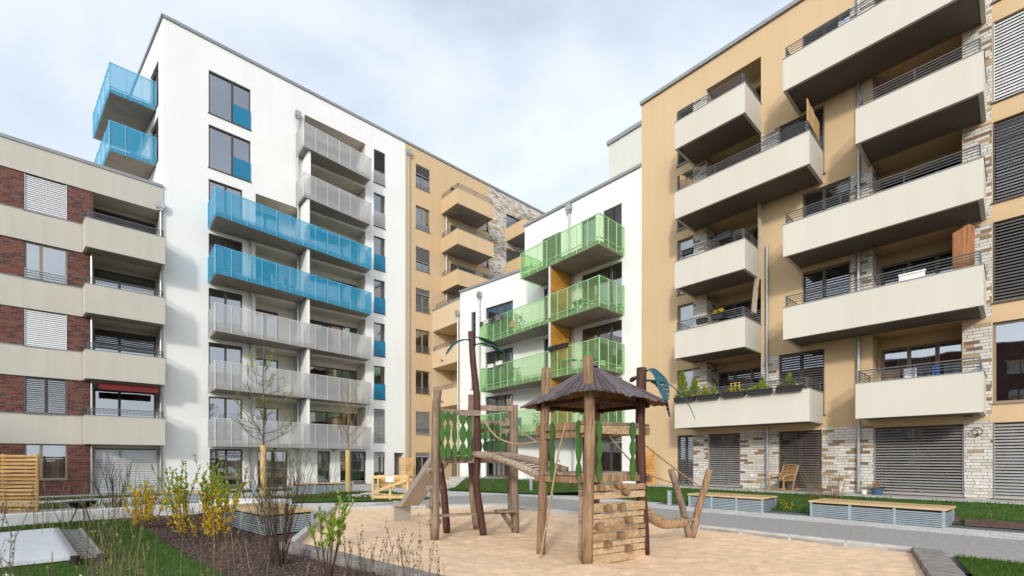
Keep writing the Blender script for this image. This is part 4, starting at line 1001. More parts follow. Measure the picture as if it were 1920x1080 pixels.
bench('grey slatted bench with a wooden top along the lawn in front of white building',Matrix.Translation((-9.75,23.7,0))@Matrix.Rotation(R(33),4,'Z'),-1.45,1.45,-.25,.25,.48,3,'grey slatted benches')
bench('short grey slatted bench half hidden behind the yellow flowering shrubs',Matrix.Translation((-11.9,16.9,0))@Matrix.Rotation(R(8),4,'Z'),-.8,.8,-.25,.25,.5,2,'grey slatted benches')
def bollard(p,label,h=.6):
    t=thing('bollard_light',label,'bollard',(p[0],p[1],p[2] if len(p)>2 else 0),R(-45),'grey bollard lights')
    m=MB(); m.box(-.06,.06,-.06,.06,0,h*.78); m.build('post',BS,t,bevel=.006); m=MB(); m.box(-.045,.045,-.045,.045,h*.78,h*.9); m.build('lamp',basic('lamp_lens',(.55,.55,.52),.3),t); m=MB(); m.box(-.075,.075,-.075,.075,h*.9,h); m.build('cap',BS,t,bevel=.006)
bollard((5.75,16.7),'grey bollard light at the path edge left of the splayed rope posts',.55); bollard((.95,22.7,.05),'grey bollard light by the lawn before the green balconies',.65); bollard((-12.3,21.8),'grey bollard light in front of white building near the reed wrapped tree',.5)
# timber crate with notice
cx,cy=G(733,939); t=thing('timber_crate','open pine crate frame with a diagonal brace and a white notice','crate',(cx,cy+.3,0),R(-3))
wX=.72; hh=1.0
def beam(t,p,q,w,h,n='beam',mat=PINE): m=MB(); m.bar(p,q,w,h); return m.build(n,mat,t,bevel=.004)
for x in (-wX,.0,wX):
    beam(t,(x,-.32,-.0),(x,-.32,hh if x else hh-.12),.09,.09,'post')
for x in (-wX,wX): beam(t,(x,.32,0),(x,.32,hh),.09,.09,'post')
for z in (.16,hh-.03): beam(t,(-wX-.05,-.37,z),(wX+.05,-.37,z),.03,.12,'rail')
for z in (.16,.55,hh-.03): beam(t,(-wX-.05,.37,z),(wX+.05,.37,z),.03,.12,'rail')
for x in (-wX,wX):
    for z in (.16,hh-.03): beam(t,(x,-.32,z),(x,.32,z),.03,.1,'rail')
beam(t,(-wX+.02,-.40,.34),(wX-.02,-.40,.86),.03,.11,'brace')
m=MB()
for i in range(8): m.box(-wX,wX,.335,.35,.58+i*.05,.58+i*.05+.04)
m.build('back_slats',LARCH,t)
m=MB(); m.box(-.16,.16,-.412,-.405,.78,1.0); nt_=m.build('notice',basic('paper',(.82,.83,.85),.6,.03),t); m=MB()
for i in range(4): m.box(-.11,.11-.03*(i%2),-.4135,-.4125,.955-i*.042,.962-i*.042)
m.build('notice_lines',basic('faded_print',(.35,.40,.55),.8),nt_)
# slatted screens
def screen(label,loc,rz,w,h,n,mat=LARCH,posts=True):
    t=thing('slatted_screen',label,'screen',loc,rz,'slatted wooden privacy screens'); m=MB(); p=h/n
    for i in range(n): m.box(-w/2,w/2,-.015,.015,i*p+.008,(i+1)*p-p*.28)
    m.build('slats',mat,t)
    for x in (-w/2+.06,w/2-.06,0): q=MB(); q.box(x-.03,x+.03,.016,.07,0,h); q.build('post',mat,t)
    return t
x,y=G(30,963); screen('large larch slatted screen at the left edge before the brick building',(x-.55,y+.1,-.05),R(8),2.0,1.92,16)
p=ML@Vector((15.6,-1.0,.07)); screen('small slatted screen behind the crate, beside white building',p,R(6),.95,1.75,15)
p=MR@Vector((-11.35,-.6,.545)); screen('orange slatted screen at the left corner of the right tan building',p,R(-12),.8,1.55,18,ORW)
# kettle grill bowl
x,y=G(120,985); t=thing('fire_bowl','black bowl grill standing in the grass by the seat wall','grill',(x-.1,y+.6,-.05)); m=MB(); m.tube([(0,0,.42),(0,0,.45),(0,0,.52),(0,0,.6),(0,0,.615)],[.06,.18,.27,.31,.33],18); m.build('bowl',BLACK,t,smooth=True)
for k in range(3): m=MB(); a=k*2.1; m.tube([(.1*math.cos(a),.1*math.sin(a),.45),(.25*math.cos(a),.25*math.sin(a),0)],.014,6); m.build('leg',BLACK,t)
# white panel and aluminium frame on the lawn
pw=[G(-80,1008),G(100,992),G(132,1046),G(-80,1068)]; m=MB(); m.prism(pw,-.04,.03); tag(m.build('white_board',basic('white_board',(.66,.66,.66),.6,.08)),'large flat white board lying on the lawn at the lower left','board')
q=[G(106,992,.06),G(150,992,.06),G(190,1043,.06),G(141,1047,.06)]; q=[Vector((a,b,0)) for a,b in q]
t=thing('ladder_grate','aluminium slatted frame lying on the lawn against the white board','frame',q[0]); t['ox'],t['oy'],t['oz']=(q[0].x,q[0].y,0)
AL_=basic('aluminium',(.50,.50,.50),.35,.1,8,metal=.7); m=MB(); Z=Vector((0,0,.04))
m.bar(q[0]+Z,q[3]+Z,.07,.11); m.bar(q[1]+Z,q[2]+Z,.06,.10); m.build('side_rail',AL_,t); m=MB()
for i in range(17): m.bar(q[0].lerp(q[3],(i+.4)/17)+Z,q[1].lerp(q[2],(i+.4)/17)+Z,.06,.02)
m.build('slats',AL_,t)
for v in (q[2],q[3]): m=MB(); m.bar(v+Z+Vector((-.05,0,0)),v+Z+Vector((.05,0,0)),.07,.13); m.build('end_cap',BLACK,t)
# rattan rocking chair on the terrace
RAT=wood('rattan',(.34,.17,.06),(.56,.33,.14),'x',.5,2); p=MR@Vector((-5.75,-.55,.545)); t=thing('rocking_chair','orange brown rattan rocking chair on the terrace before the dark blinds','chair',p,AR-R(22))
m=MB()
for i in range(9): z=.42+i*.054; y=.205+i*.022; m.bar((-.27,y,z),(.27,y,z),.018,.022)
for i in range(9): x=-.25+i*.0625; m.tube([(x,.19,.38),(x,.41,.90)],.009,5)
m.build('backrest',RAT,t); m=MB()
for i in range(10): y=-.30+i*.055; m.bar((-.27,y,.37+.02*abs(i-5)/5),(.27,y,.37+.02*abs(i-5)/5),.04,.02)
m.build('seat',RAT,t)
for s in (-1,1):
    x=s*.30; m=MB(); m.tube([(x,.42,.92),(x,.20,.40),(x,.12,.05)],.022,7); m.tube([(x,-.32,.36),(x,-.30,.05)],.022,7); m.build('leg',RAT,t)
    m=MB(); m.tube([(x,-.42,.10),(x,-.25,.03),(x,0,.015),(x,.25,.03),(x,.45,.11)],.022,7); m.build('rocker',RAT,t); m=MB(); m.tube([(x,.26,.60),(x,.0,.60),(x,-.3,.55),(x,-.36,.45),(x,-.32,.36)],.024,7); m.build('armrest',RAT,t)
m=MB(); m.tube([(-.3,.42,.92),(0,.44,.95),(.3,.42,.92)],.024,7); m.build('top_rail',RAT,t)
LFG=leafmat('mid_green_leaf',(.05,.10,.02),(.16,.22,.05)); LFY=leafmat('spring_yellow_green_leaf',(.17,.29,.025),(.38,.47,.06),.35); FLY=leafmat('yellow_blossom',(.72,.42,.015),(.85,.62,.03),.3); TWIG=basic('brown_twig',(.075,.045,.03),.9,.3,10); TWIGG=basic('grey_twig',(.13,.095,.065),.9,.3,10); DRYG=leafmat('dry_stalk',(.26,.18,.09),(.46,.34,.19),.1)
POTB=basic('blue_pot_glaze',(.05,.10,.16),.4)
def pot(p,r,h,mat,label,plant=None,group=None):
    t=thing('flower_pot',label,'plant pot',p); m=MB(); m.tube([(0,0,0),(0,0,h*.9),(0,0,h)],[r*.75,r,r*1.06],14); m.build('pot',mat,t)
    if plant:
        q=MB()
        for i in range(plant): a=random.uniform(0,6.28); q.leaf((r*.3*math.cos(a),r*.3*math.sin(a),h),(math.cos(a)*.5,math.sin(a)*.5,random.uniform(.7,2)),random.uniform(.1,.3),.03)
        q.build('foliage',leafmat('reddish_leaf',(.35,.14,.05),(.5,.28,.10)),t)
pot(MR@Vector((-3.05,-.35,.545)),.17,.22,POTB,'blue glazed pot with reddish sprigs at the corner of the wide blind',14); pot(MR@Vector((-3.4,-.3,.545)),.09,.15,WWALL,'small white pot beside the blue pot on the terrace')

# ================================================================== things on the balconies
FR_=-1.66
def flowerbox(x0,x1,y,z,label,grp,plants=None,h=.17,fr=MR,rz=AR,mat=BLACK,dense=1.0):
    t=thing('flower_box',label,'flower box',fr@Vector(((x0+x1)/2,y,z)),rz,grp); a=(x1-x0)/2; m=MB()
    m.prism([(-a*.94,-.07),(a*.94,-.07),(a*.94,.07),(-a*.94,.07)],0,h*.8); m.box(-a,a,-.09,.09,h*.8,h); m.build('box',mat,t)
    for nm,mt,n,hh,l in plants or ():
        q=MB()
        for i in range(int(n*dense)):
            x=random.uniform(-a*.9,a*.9); cl=.6+.5*math.sin(x*9+n); z0=h+random.uniform(0,hh)*max(.2,cl); q.leaf((x,random.uniform(-.07,.07),z0),(random.gauss(0,.6),random.gauss(0,.6),random.uniform(.2,1)),l*random.uniform(.6,1.3),l*.5)
        q.build(nm,mt,t)
FLP=leafmat('pink_blossom',(.7,.2,.25),(.8,.45,.4)); FLW=leafmat('white_blossom',(.75,.68,.62),(.85,.8,.72),.3)
zt=4.05-.05
for i,((a,b),lab,pl) in enumerate(zip(((-9.37,-8.47),(-8.41,-7.56),(-7.46,-6.6),(-6.52,-5.7),(-5.62,-4.8)),('black flower box under two conifers, leftmost on the lowest balcony','black flower box with small conifer sprig, second on the planted balcony','black flower box with a yellow trellis, middle of the planted balcony','black flower box with low greenery, fourth on the planted balcony','black flower box with pink and white blooms at the right of the planted balcony'),
    (((FLY,'y'),),((FLP,'p'),),((FLY,'y'),),(),((FLP,'p'),(FLW,'w'))))):
    flowerbox(a,b,FR_-.05,zt,lab,'black flower boxes along the planted balcony',[('foliage',LFY if i%2 else LFG,190,.2,.085)]+[('bloom',mt,46,.2,.075) for mt,_ in pl])
m=MB()
for x in (-7.1,-6.95,-6.8): m.bar((x,FR_-.05,4.2),(x-.02,FR_-.05,4.52),.012,.02)
for z in (4.3,4.4,4.5): m.bar((-7.14,FR_-.06,z),(-6.78,FR_-.06,z),.02,.012)
tag(m.build('trellis',basic('yellow_wood',(.7,.5,.08),.6)),'small yellow wooden trellis stuck in a flower box','trellis').matrix_world=MR
def conifer(x,y,z,h,r,label,grp=None,n=800,fr=MR):
    t=thing('conifer',label,'conifer',fr@Vector((x,y,z)),0,grp); m=MB(); m.tube([(0,0,0),(0,0,h*.95)],[.02,.006],6); m.build('trunk',TWIG,t); q=MB()
    for i in range(n):
        f=random.random()**.8; rr_=r*(1-f)**.8*random.uniform(.3,1)*(1+.25*math.sin(f*25)); a=random.uniform(0,6.28); q.leaf((rr_*math.cos(a),rr_*math.sin(a),h*(.04+.9*f)),(math.cos(a)*.6,math.sin(a)*.6,1.1),random.uniform(.08,.15),.035)
    q.build('foliage',leafmat('conifer_leaf',(.11,.17,.02),(.32,.38,.05)),t)
conifer(-9.2,-1.35,4.05,1.25,.30,'taller yellow green conifer on the planted balcony','conifers on the planted balcony'); conifer(-8.72,-1.3,4.05,.88,.27,'shorter yellow green conifer beside the taller one on the planted balcony','conifers on the planted balcony')
for x,h in ((-8.1,.35),(-7.75,.3),(-6.05,.42),(-5.2,.45),(-8.85,.3)): conifer(x,FR_-.05,4.14,h,.09,{-8.1:'tiny dark conifer in the second flower box',-7.75:'small conifer sprig at the right of the second flower box',-6.05:'small conifer in the fourth flower box of the balcony',-5.2:'pale variegated conifer in the box with pink blooms',-8.85:'tiny conifer in the leftmost flower box of the balcony'}[x],'small conifers in flower boxes',70)
flowerbox(-9.05,-8.6,FR_,9.86,'empty black planter hung at the left of a bare balcony rail','black planters hung on balcony rails',h=.2); flowerbox(-7.62,-7.1,FR_,9.95,'empty black planter with a small tag hung right on the bare balcony rail','black planters hung on balcony rails',h=.22)
flowerbox(-8.45,-8.05,FR_,6.98,'black planter with sparse sprouts hung on the balcony rail','black planters hung on balcony rails',[('foliage',LFG,30,.1,.06),('bloom',FLP,8,.1,.05)],.2); flowerbox(-7.85,-7.42,FR_,7.02,'black planter full of bright yellow flowers on the balcony rail','black planters hung on balcony rails',[('foliage',LFG,40,.1,.06),('bloom',FLY,70,.16,.07)],.2)
REED=wood('reed_matting',(.30,.17,.075),(.52,.34,.17),'z',.9,2)
def reed(label,p,q,z0,zs):
    m=MB(); p,q=Vector(p+(0,)),Vector(q+(0,)); n=int((q-p).length/.028)
    for i in range(n): a=p.lerp(q,i/n); t=i/n; z=zs[0]+(zs[1]-zs[0])*t+random.uniform(-.05,.05); m.tube([(a.x,a.y,z0),(a.x,a.y,z)],.014,5)
    o=tag(m.build('reed_screen',REED),label,'screen','reed screens on balconies'); o.matrix_world=MR
reed('tall brown reed screen at the right end of the long upper balcony',(-4.72,-1.5),(-4.72,-.1),12.62,(13.75,13.6)); reed('low slanting reed screen at the left end of the long upper balcony',(-9.25,-1.45),(-8.55,-.4),12.62,(13.35,12.9))
m=MB(); m.plate([(-.22,0),(.22,0),(.22,2.15),(.1,2.25),(-.22,2.1)],(-1.0,-1.25,5.95),(1,0,0),(0,0,1),.04); o=tag(m.build('wooden_board',wood('varnished_board',(.22,.085,.03),(.38,.17,.07),'z')),'reddish varnished board standing upright on the balcony at far right','board'); o.matrix_world=MR
flowerbox(-2.35,-1.75,FR_+.1,6.9,'white planter standing on the balcony parapet at the right','white planters',h=.22,mat=WWALL)
m=MB(); pl=[(-6.62,-.32,11.5),(-6.6,-.3,10.2),(-6.62,-.34,9.1),(-6.72,-.40,8.2),(-6.78,-.42,7.3)]
for i in range(4):
    a,b=Vector(pl[i]),Vector(pl[i+1]); w=.04+.008*i; w2_=.04+.008*(i+1); m.quad(a-Vector((w,0,0)),a+Vector((w,.05,0)),b+Vector((w2_,.05,0)),b-Vector((w2_,0,0))); m.quad(a-Vector((w,.1,0)),b-Vector((w2_,.1,0)),b+Vector((w2_,.05,0)),a+Vector((w,.05,0)))
o=tag(m.build('plastic_sheeting',sheet('cloudy_plastic',(.62,.52,.40),.6,.3)),'long strip of cloudy plastic sheeting hanging beside the balconies','plastic sheet'); o.matrix_world=MR
def cloth(x,y,z,w,h,col,label,fr=MR,grp=None,wy=.0,n=8):
    m=MB(); f=lambda u,v: (x+w*(u-.5), y-.035-.03*math.sin(u*9+x*3)*(v+.3)-wy, z-h*v*(1+.08*math.sin(u*5)))
    for i in range(n):
        for j in range(4): m.quad(f(i/n,j/4),f((i+1)/n,j/4),f((i+1)/n,(j+1)/4),f(i/n,(j+1)/4))
    o=tag(m.build('laundry',basic('cloth',col,.9,.15,5),smooth=True),label,'laundry',grp); o.matrix_world=fr
for x,w,c,l in ((-2.55,.45,(.20,.13,.08),'crumpled brown cloth drying on the lowest right balcony'),(-2.1,.3,(.6,.58,.62),'white cloth drying beside the brown cloth on the balcony'),(-1.8,.3,(.05,.05,.055),'black cloth drying next to the white cloth on the balcony'),(-1.55,.14,(.03,.12,.36),'small bright blue cloth drying on the balcony'),(-1.2,.35,(.06,.065,.08),'dark patterned cloth at the right of the drying laundry')):
    cloth(x,-1.45,4.36,w,.4,c,l,grp='laundry on the lowest right balcony')
cloth(-1.05,-1.2,12.85,.4,.4,(.05,.08,.25),'blue cloth just above the parapet of the second highest right balcony'); cloth(-3.75,-1.2,15.9,.3,.4,(.5,.5,.7),'pale lilac cloth on the highest right balcony')
# green balconies
Fl,Fr2=toG(17.6,22.33),toG(17.08,12.88); dG=(Fr2-Fl).normalized(); MGF=MG@frame2d(Vector((Fl.x,Fl.y,0)),math.atan2(dG.y,dG.x)); LG_=(Fr2-Fl).length; rzF=aG+math.atan2(dG.y,dG.x)
for t_,w,h,c,l in ((.02,.28,.3,(.05,.045,.05),'black cloth at the left end of the green balcony rail'),(.075,.35,.26,(.5,.48,.5),'pale grey cloth hung on the green balcony rail'),(.14,.4,.28,(.04,.035,.045),'dark cloth hung second from right on green balcony rail'),(.205,.6,.3,(.16,.14,.17),'wide charcoal cloth hung on the green balcony rail')):
    cloth(t_*LG_,-.03,10.17,w,h,c,l,fr=MGF,grp='laundry on the green balcony rail',wy=.02)
flowerbox(.655*LG_,.80*LG_,-.1,7.22,'long black planter with yellow sprigs on the lower green balcony rail','planters on the green balcony',[('foliage',LFG,30,.12,.07),('bloom',FLY,24,.14,.06)],.2,MGF,rzF)
flowerbox(.10*LG_,.15*LG_,-.1,7.16,'left of two small white boxes on the green balcony rail','planters on the green balcony',h=.22,fr=MGF,rz=rzF,mat=WWALL); flowerbox(.185*LG_,.24*LG_,-.1,7.2,'right of two small white boxes on the green balcony rail','planters on the green balcony',h=.22,fr=MGF,rz=rzF,mat=WWALL)
def chair(p,rz,col,label,grp='balcony chairs'):
    t=thing('balcony_chair',label,'chair',p,rz,grp); mt=basic('chair_'+str(int(col[0]*100)),col,.6); m=MB(); m.box(-.22,.22,-.22,.22,.42,.46); m.build('seat',mt,t); m=MB(); m.box(-.22,.22,.2,.235,.5,.9); m.build('backrest',mt,t)
    for x in (-.2,.2):
        for y in (-.2,.21): m=MB(); m.box(x-.015,x+.015,y-.015,y+.015,0,.42 if y<0 else .9); m.build('leg',mt,t)
def table(p,rz,label):
    t=thing('balcony_table',label,'table',p,rz); m=MB(); m.box(-.4,.4,-.3,.3,.68,.71); m.build('tabletop',GRYF,t)
    for x in (-.36,.36):
        for y in (-.26,.26): m=MB(); m.box(x-.015,x+.015,y-.015,y+.015,0,.68); m.build('leg',GRYF,t)
def shrublet(p,label,h=.7,n=120,mt=None):
    t=thing('potted_plant',label,'potted plant',p,0,'potted plants on the green balconies'); m=MB(); m.tube([(0,0,0),(0,0,.28)],[.12,.16],10); m.build('pot',WWALL,t); q=MB()
    for i in range(n): a=random.uniform(0,6.28); r_=random.uniform(0,.28); q.leaf((r_*math.cos(a),r_*math.sin(a),.28+random.uniform(0,h)),(math.cos(a),math.sin(a),.8),.13,.05)
    q.build('foliage',mt or LFG,t)
GZ=[2.99+2.87*k+.23 for k in range(4)]
gp=lambda t_,y,k: MGF@Vector((t_*LG_,y,GZ[k]))
chair(gp(.26,.5,2),rzF+.5,(.75,.32,.22),'salmon pink chair behind the green glass, upper left'); shrublet(gp(.33,.5,2),'leafy green potted plant beside the pink chair',.8); chair(gp(.72,1.0,2),rzF-1.2,(.05,.22,.12),'dark green chair by the upper orange partition'); table(gp(.79,.9,2),rzF,'grey balcony table by the orange partition')
shrublet(gp(.9,.7,2),'brown leaved potted plant behind the upper green balcony',.4,80,leafmat('brown_leaf',(.3,.16,.05),(.5,.3,.12)))
chair(gp(.22,.45,1),rzF+2.6,(.12,.3,.2),'green garden chair at the left of the lower green balcony'); shrublet(gp(.3,.5,1),'bushy plant among chairs on the lower green balcony',.6); table(gp(.72,.8,1),rzF,'grey table below the black planter on the green balcony'); chair(gp(.86,.6,1),rzF+.3,(.03,.25,.08),'rounded green armchair on the lower green balcony'); shrublet(gp(.96,.7,1),'small plant at the right end of the lower green balcony',.35,60)
chair(gp(.3,.5,0),rzF,(.02,.25,.45),'bright blue chair on the lowest green balcony'); shrublet(gp(.5,.5,0),'potted plant on the lowest green balcony',.7); table(gp(.85,.8,0),rzF,'pale table on the lowest green balcony')
for k,x,c,l in ((4,8.3,(.08,.09,.1),'dark folding chair behind the lower blue balcony'),(4,7.6,(.5,.5,.5),'white chair behind the lower blue balcony'),(2,11.2,(.4,.45,.45),'pale chair behind the upper grey balcony')):
    chair(ML@Vector((x,-.6,2.34+2.91*(k-(1 if k==4 else 0))+.22)),AL+1,c,l)

# ================================================================== trees, shrubs, grasses
def rv(s=1): return Vector((random.uniform(-s,s),random.uniform(-s,s),random.uniform(-s,s)))
def branch(m,lf,p,d,L,r,depth,up=.25,twig=3,leafd=0,lsz=.05,curl=.12):
    n=5; pts=[Vector(p)]; d=Vector(d).normalized()
    for i in range(n): d=(d+rv(curl)+Vector((0,0,up*.35))).normalized(); pts.append(pts[-1]+d*L/n)
    m.tube(pts,[r*(1-.75*i/n) for i in range(n+1)],5 if r<.02 else 7,False)
    if depth>0:
        for k in range(twig):
            i=random.randint(1,n-1); q=pts[i].lerp(pts[i+1],random.random()); dd=((pts[i+1]-pts[i]).normalized()+rv(.9)+Vector((0,0,up))).normalized(); branch(m,lf,q,dd,L*random.uniform(.35,.6),r*.5,depth-1,up,twig,leafd,lsz,curl)
    if lf is not None and leafd:
        for k in range(leafd):
            i=random.randint(1,n-1); q=pts[i].lerp(pts[i+1],random.random()); lf.leaf(q,(pts[i+1]-pts[i]).normalized()+rv(.8)+Vector((0,0,.4)),lsz*random.uniform(.6,1.3),lsz*.55)
STRAW=wood('straw_wrap',(.42,.28,.10),(.66,.48,.22),'z',.9,1.4)
def young_tree(x,y,label,wrap,h,nb,blen,leaf,lsz,leafd,bm,up=.5,lowest=None,curve=.45):
    t=thing('young_tree',label,'tree',(x,y,0),0,'young staked trees'); m=MB(); tr=[(0,0,0)]
    for i in range(1,9): tr.append((random.uniform(-.03,.03),random.uniform(-.03,.03),h*i/8))
    m.tube(tr,[.055*(1-.85*i/8)+.006 for i in range(9)],8); lf=MB(); br=MB()
    for k in range(nb):
        z=(lowest or wrap+.15)+(h-(lowest or wrap)-.4)*(k/nb)**1.15; a=k*2.4+random.uniform(-.4,.4); L=blen*(1-.75*(k/nb)); d=(math.cos(a),math.sin(a),up+.35*random.random())
        branch(br,lf,(0,0,z),d,L,.024*(1-.6*k/nb),2,curve,4,leafd,lsz)
    m.build('trunk',bm,t,smooth=True); br.build('branches',bm,t); lf.build('leaves',leaf,t)
    w=MB(); w.tube([(0,0,0),(0,0,wrap*.5),(0,0,wrap)],[.125,.12,.13],14,True,.06); w.build('trunk_wrap',STRAW,t)
young_tree(-10.65,19.6,'young tree with a straw wrapped trunk and fresh green buds, nearer of two',2.3,6.6,22,1.7,LFY,.055,4,TWIGG,.05,2.4,.3)
young_tree(-8.25,23.0,'slimmer bare young tree with a straw wrapped trunk, farther back',2.15,5.6,13,1.75,LFY,.03,0,basic('ochre_bark',(.26,.17,.08),.9,.2,8),.55,2.3,.55)
def shrub(label,x,y,h,spread,n,bark,leaf=None,lsz=.05,leafd=6,flower=None,fd=0,fsz=.045,tw=3,depth=1,grp=None,z=-.06,base=.1,r=.010,up=.5,name='shrub',top=False,fl_lo=True):
    t=thing(name,label,'shrub',(x,y,z),0,grp); m=MB(); lf=MB(); fw=MB()
    for k in range(n):
        a=random.uniform(0,6.28); s=random.random()**.7; p=Vector((base*math.cos(a)*s,base*math.sin(a)*s,0)); hh=h*random.uniform(.65,1.0); d=Vector((math.cos(a)*spread*s/h,math.sin(a)*spread*s/h,1)).normalized(); nseg=7; pts=[p]; dd=d.copy()
        for i in range(nseg): dd=(dd+rv(.10)+Vector((0,0,up*.06))).normalized(); pts.append(pts[-1]+dd*hh/nseg)
        m.tube(pts,[r*(1-.75*i/nseg)*random.uniform(.9,1.1) for i in range(nseg+1)],6,False)
        for j in range(tw):
            i=random.randint(2,nseg-1); q=pts[i].lerp(pts[i+1],random.random()); branch(m,lf if leaf else None,q,(pts[i+1]-pts[i]).normalized()+rv(.7)+Vector((0,0,.3)),hh*random.uniform(.18,.38),r*.5,depth-1,up*.6,2,max(1,leafd//2),lsz)
        if leaf:
            for j in range(leafd):
                tt=random.uniform(.35,1)**.6*nseg*.99; i=int(tt); q=pts[i].lerp(pts[i+1],tt-i)
                for _ in range(2): lf.leaf(q,(pts[i+1]-pts[i]).normalized()+rv(.9)+Vector((0,0,.3)),lsz*random.uniform(.6,1.3),lsz*.5)
        if flower:
            for j in range(fd):
                tt=random.uniform(.12,.85)*nseg; i=int(tt); q=pts[i].lerp(pts[i+1],tt-i)+rv(.03)
                for _ in range(4): fw.leaf(q,rv(1)+Vector((0,0,.2)),fsz*random.uniform(.7,1.2),fsz*.6)
    m.build('stems',bark,t)
    if leaf: lf.build('leaves',leaf,t)
    if flower: fw.build('bloom',flower,t)
    return t
gy='yellow flowering shrubs in the bed'
x,y=G(262,985); shrub('leaning yellow flowering shrub, leftmost of the flowering shrubs',x,y+.2,1.45,.55,14,TWIGG,LFY,.065,6,FLY,22,.065,2,1,gy,base=.25)
x,y=G(350,1000); shrub('yellow flowering shrub with tall green shoots before the short bench',x,y,1.8,.45,13,TWIGG,LFY,.075,16,FLY,14,.06,2,1,gy,base=.3)
x,y=G(402,1008); shrub('yellow flowering shrub with dense blossom next to the sunbathing deck',x,y,1.6,.45,13,TWIGG,LFY,.075,16,FLY,17,.062,2,1,gy,base=.22)
x,y=G(435,985); shrub('low yellow flowering shrub with bright green tips nearest the deck',x-.2,y,1.5,.35,10,TWIGG,LFY,.08,18,FLY,8,.055,1,1,gy,base=.2)
x,y=G(385,1000); shrub('short sparse twiggy shrub with few yellow blooms in the bed',x,y-.2,.8,.5,9,TWIGG,LFY,.05,3,FLY,8,.045,3,1,gy,base=.2)
x,y=G(525,1058,-.06); shrub('dense leafless dark brown shrub in the middle of the bed',x,y,1.75,.62,34,TWIG,LFY,.022,2,None,0,0,6,2,None,base=.13,r=.0085)
x,y=G(612,1100,-.06); shrub('leafy shrub with clusters of fresh green leaves by the sand kerb',x,y,1.35,.45,8,TWIG,LFY,.085,12,None,0,0,2,1,None,base=.07,r=.013)
x,y=G(215,958); shrub('bare brown shrub before the light blind of the brick building',x,y,1.6,.75,24,TWIG,LFG,.03,3,None,0,0,4,2,None,base=.2,z=0)
x,y=G(560,938); shrub('loose twiggy shrub with tiny leaves in front of white building',x,y-.3,2.3,1.0,14,TWIGG,LFY,.05,4,None,0,0,4,2,None,base=.3,z=0)
x,y=G(455,935); shrub('sparse shrub with curling shoots beside the wrapped tree',x-.2,y,1.9,.6,7,TWIGG,LFY,.05,3,None,0,0,3,1,None,base=.2,z=0)
x,y=G(615,932); shrub('thin shrub with few leaves left of the farther young tree',x,y,2.0,.8,9,TWIGG,LFY,.05,3,None,0,0,3,1,None,base=.25,z=0)
BUDL=leafmat('young_olive_leaf',(.13,.13,.03),(.32,.30,.09)); x,y=(-2.75,2.9); shrub('blurred blossoming shrub in the near lower left corner',x,y,1.5,.85,20,TWIGG,BUDL,.026,5,FLW,2,.022,4,2,None,base=.35,r=.006)
x,y=(-3.7,3.25); shrub('second blossoming shrub at the very left edge of the foreground',x,y,1.45,.8,16,TWIGG,BUDL,.026,5,FLW,2,.022,4,2,None,base=.3,r=.006)
x,y=(-1.95,2.6); shrub('low blossoming twig bending over the lawn in the foreground',x,y,.85,.5,4,TWIG,LFY,.03,5,FLW,4,.022,2,1,None,base=.1,r=.006)
gt='budding twig plants along the sand kerb'
for i,(px,py,h,n,l) in enumerate(((655,1090,.75,5,'budding twigs just right of the leafy shrub'),(690,1105,.95,6,'tall pair of budding twigs before the sand kerb'),(712,1100,.7,4,'short budding twigs leaning right at the kerb'),(748,1110,1.02,5,'tallest budding twigs before the slide'),(772,1115,.9,5,'dense budding twigs in the middle of the kerb edge'),(796,1120,.95,4,'budding twigs with a dark tip near the slide tower'),(818,1125,.75,3,'thin budding twigs, rightmost along the sand kerb'))):
    x,y=G(px,py,-.06); shrub(l,x,y,h,.16,n,TWIG,leafmat('bud',(.10,.09,.03),(.22,.20,.06)),.032,7,None,0,0,1,1,gt,base=.07,r=.0045,name='twig_plant')
for (px,py,h,l,sp) in ((1575,930,1.25,'tall dry tan perennial stalks before the pale brick pier',.28),(1600,930,1.0,'shorter dry tan stalks right of the tall ones',.25)):
    p=MR@Vector((-4.45 if px<1590 else -3.95,-1.35,.42)); shrub(l,p.x,p.y,h,sp,26,basic('tan_stalk',(.22,.14,.07),.9,.2,9),None,0,0,None,0,0,2,1,'dry perennials at the right terrace',z=.42,base=.22,r=.006,name='dry_perennial')
for i,(x_,l) in enumerate(((-5.0,'clump of yellow daffodils at the end of the far bench'),(-2.3,'small green sprig behind the near bench'),(-.4,'small pale shrub on the lawn right of the near bench'),(.3,'tiny green tuft at the right edge of the gravel'))):
    p=MR@Vector((x_,-2.55,.06)); shrub(l,p.x,p.y,.42,.2,9,LFG if i in (0,3) else TWIGG,LFG,.06,3,FLY if i==0 else None,2,.05,1,1,'small plants along the right lawn',z=.05,base=.12,r=.004,name='small_plant')
for i,(xx,yy,l) in enumerate(((-1.2,23.4,'small bare shrub on the lawn left of the farther bollard'),(.9,23.6,'dry shrub on the lawn by the farther bollard'),(2.6,21.9,'low dry shrub on the lawn behind the climbing wall'),(-2.4,25.2,'thin bare shrub on the lawn below the green balconies'))):
    shrub(l,xx,yy,.9,.35,12,TWIGG,LFG,.03,1,None,0,0,2,1,'bare shrubs before the green balconies',z=glz(xx,yy),base=.12,r=.006)
g=MB()
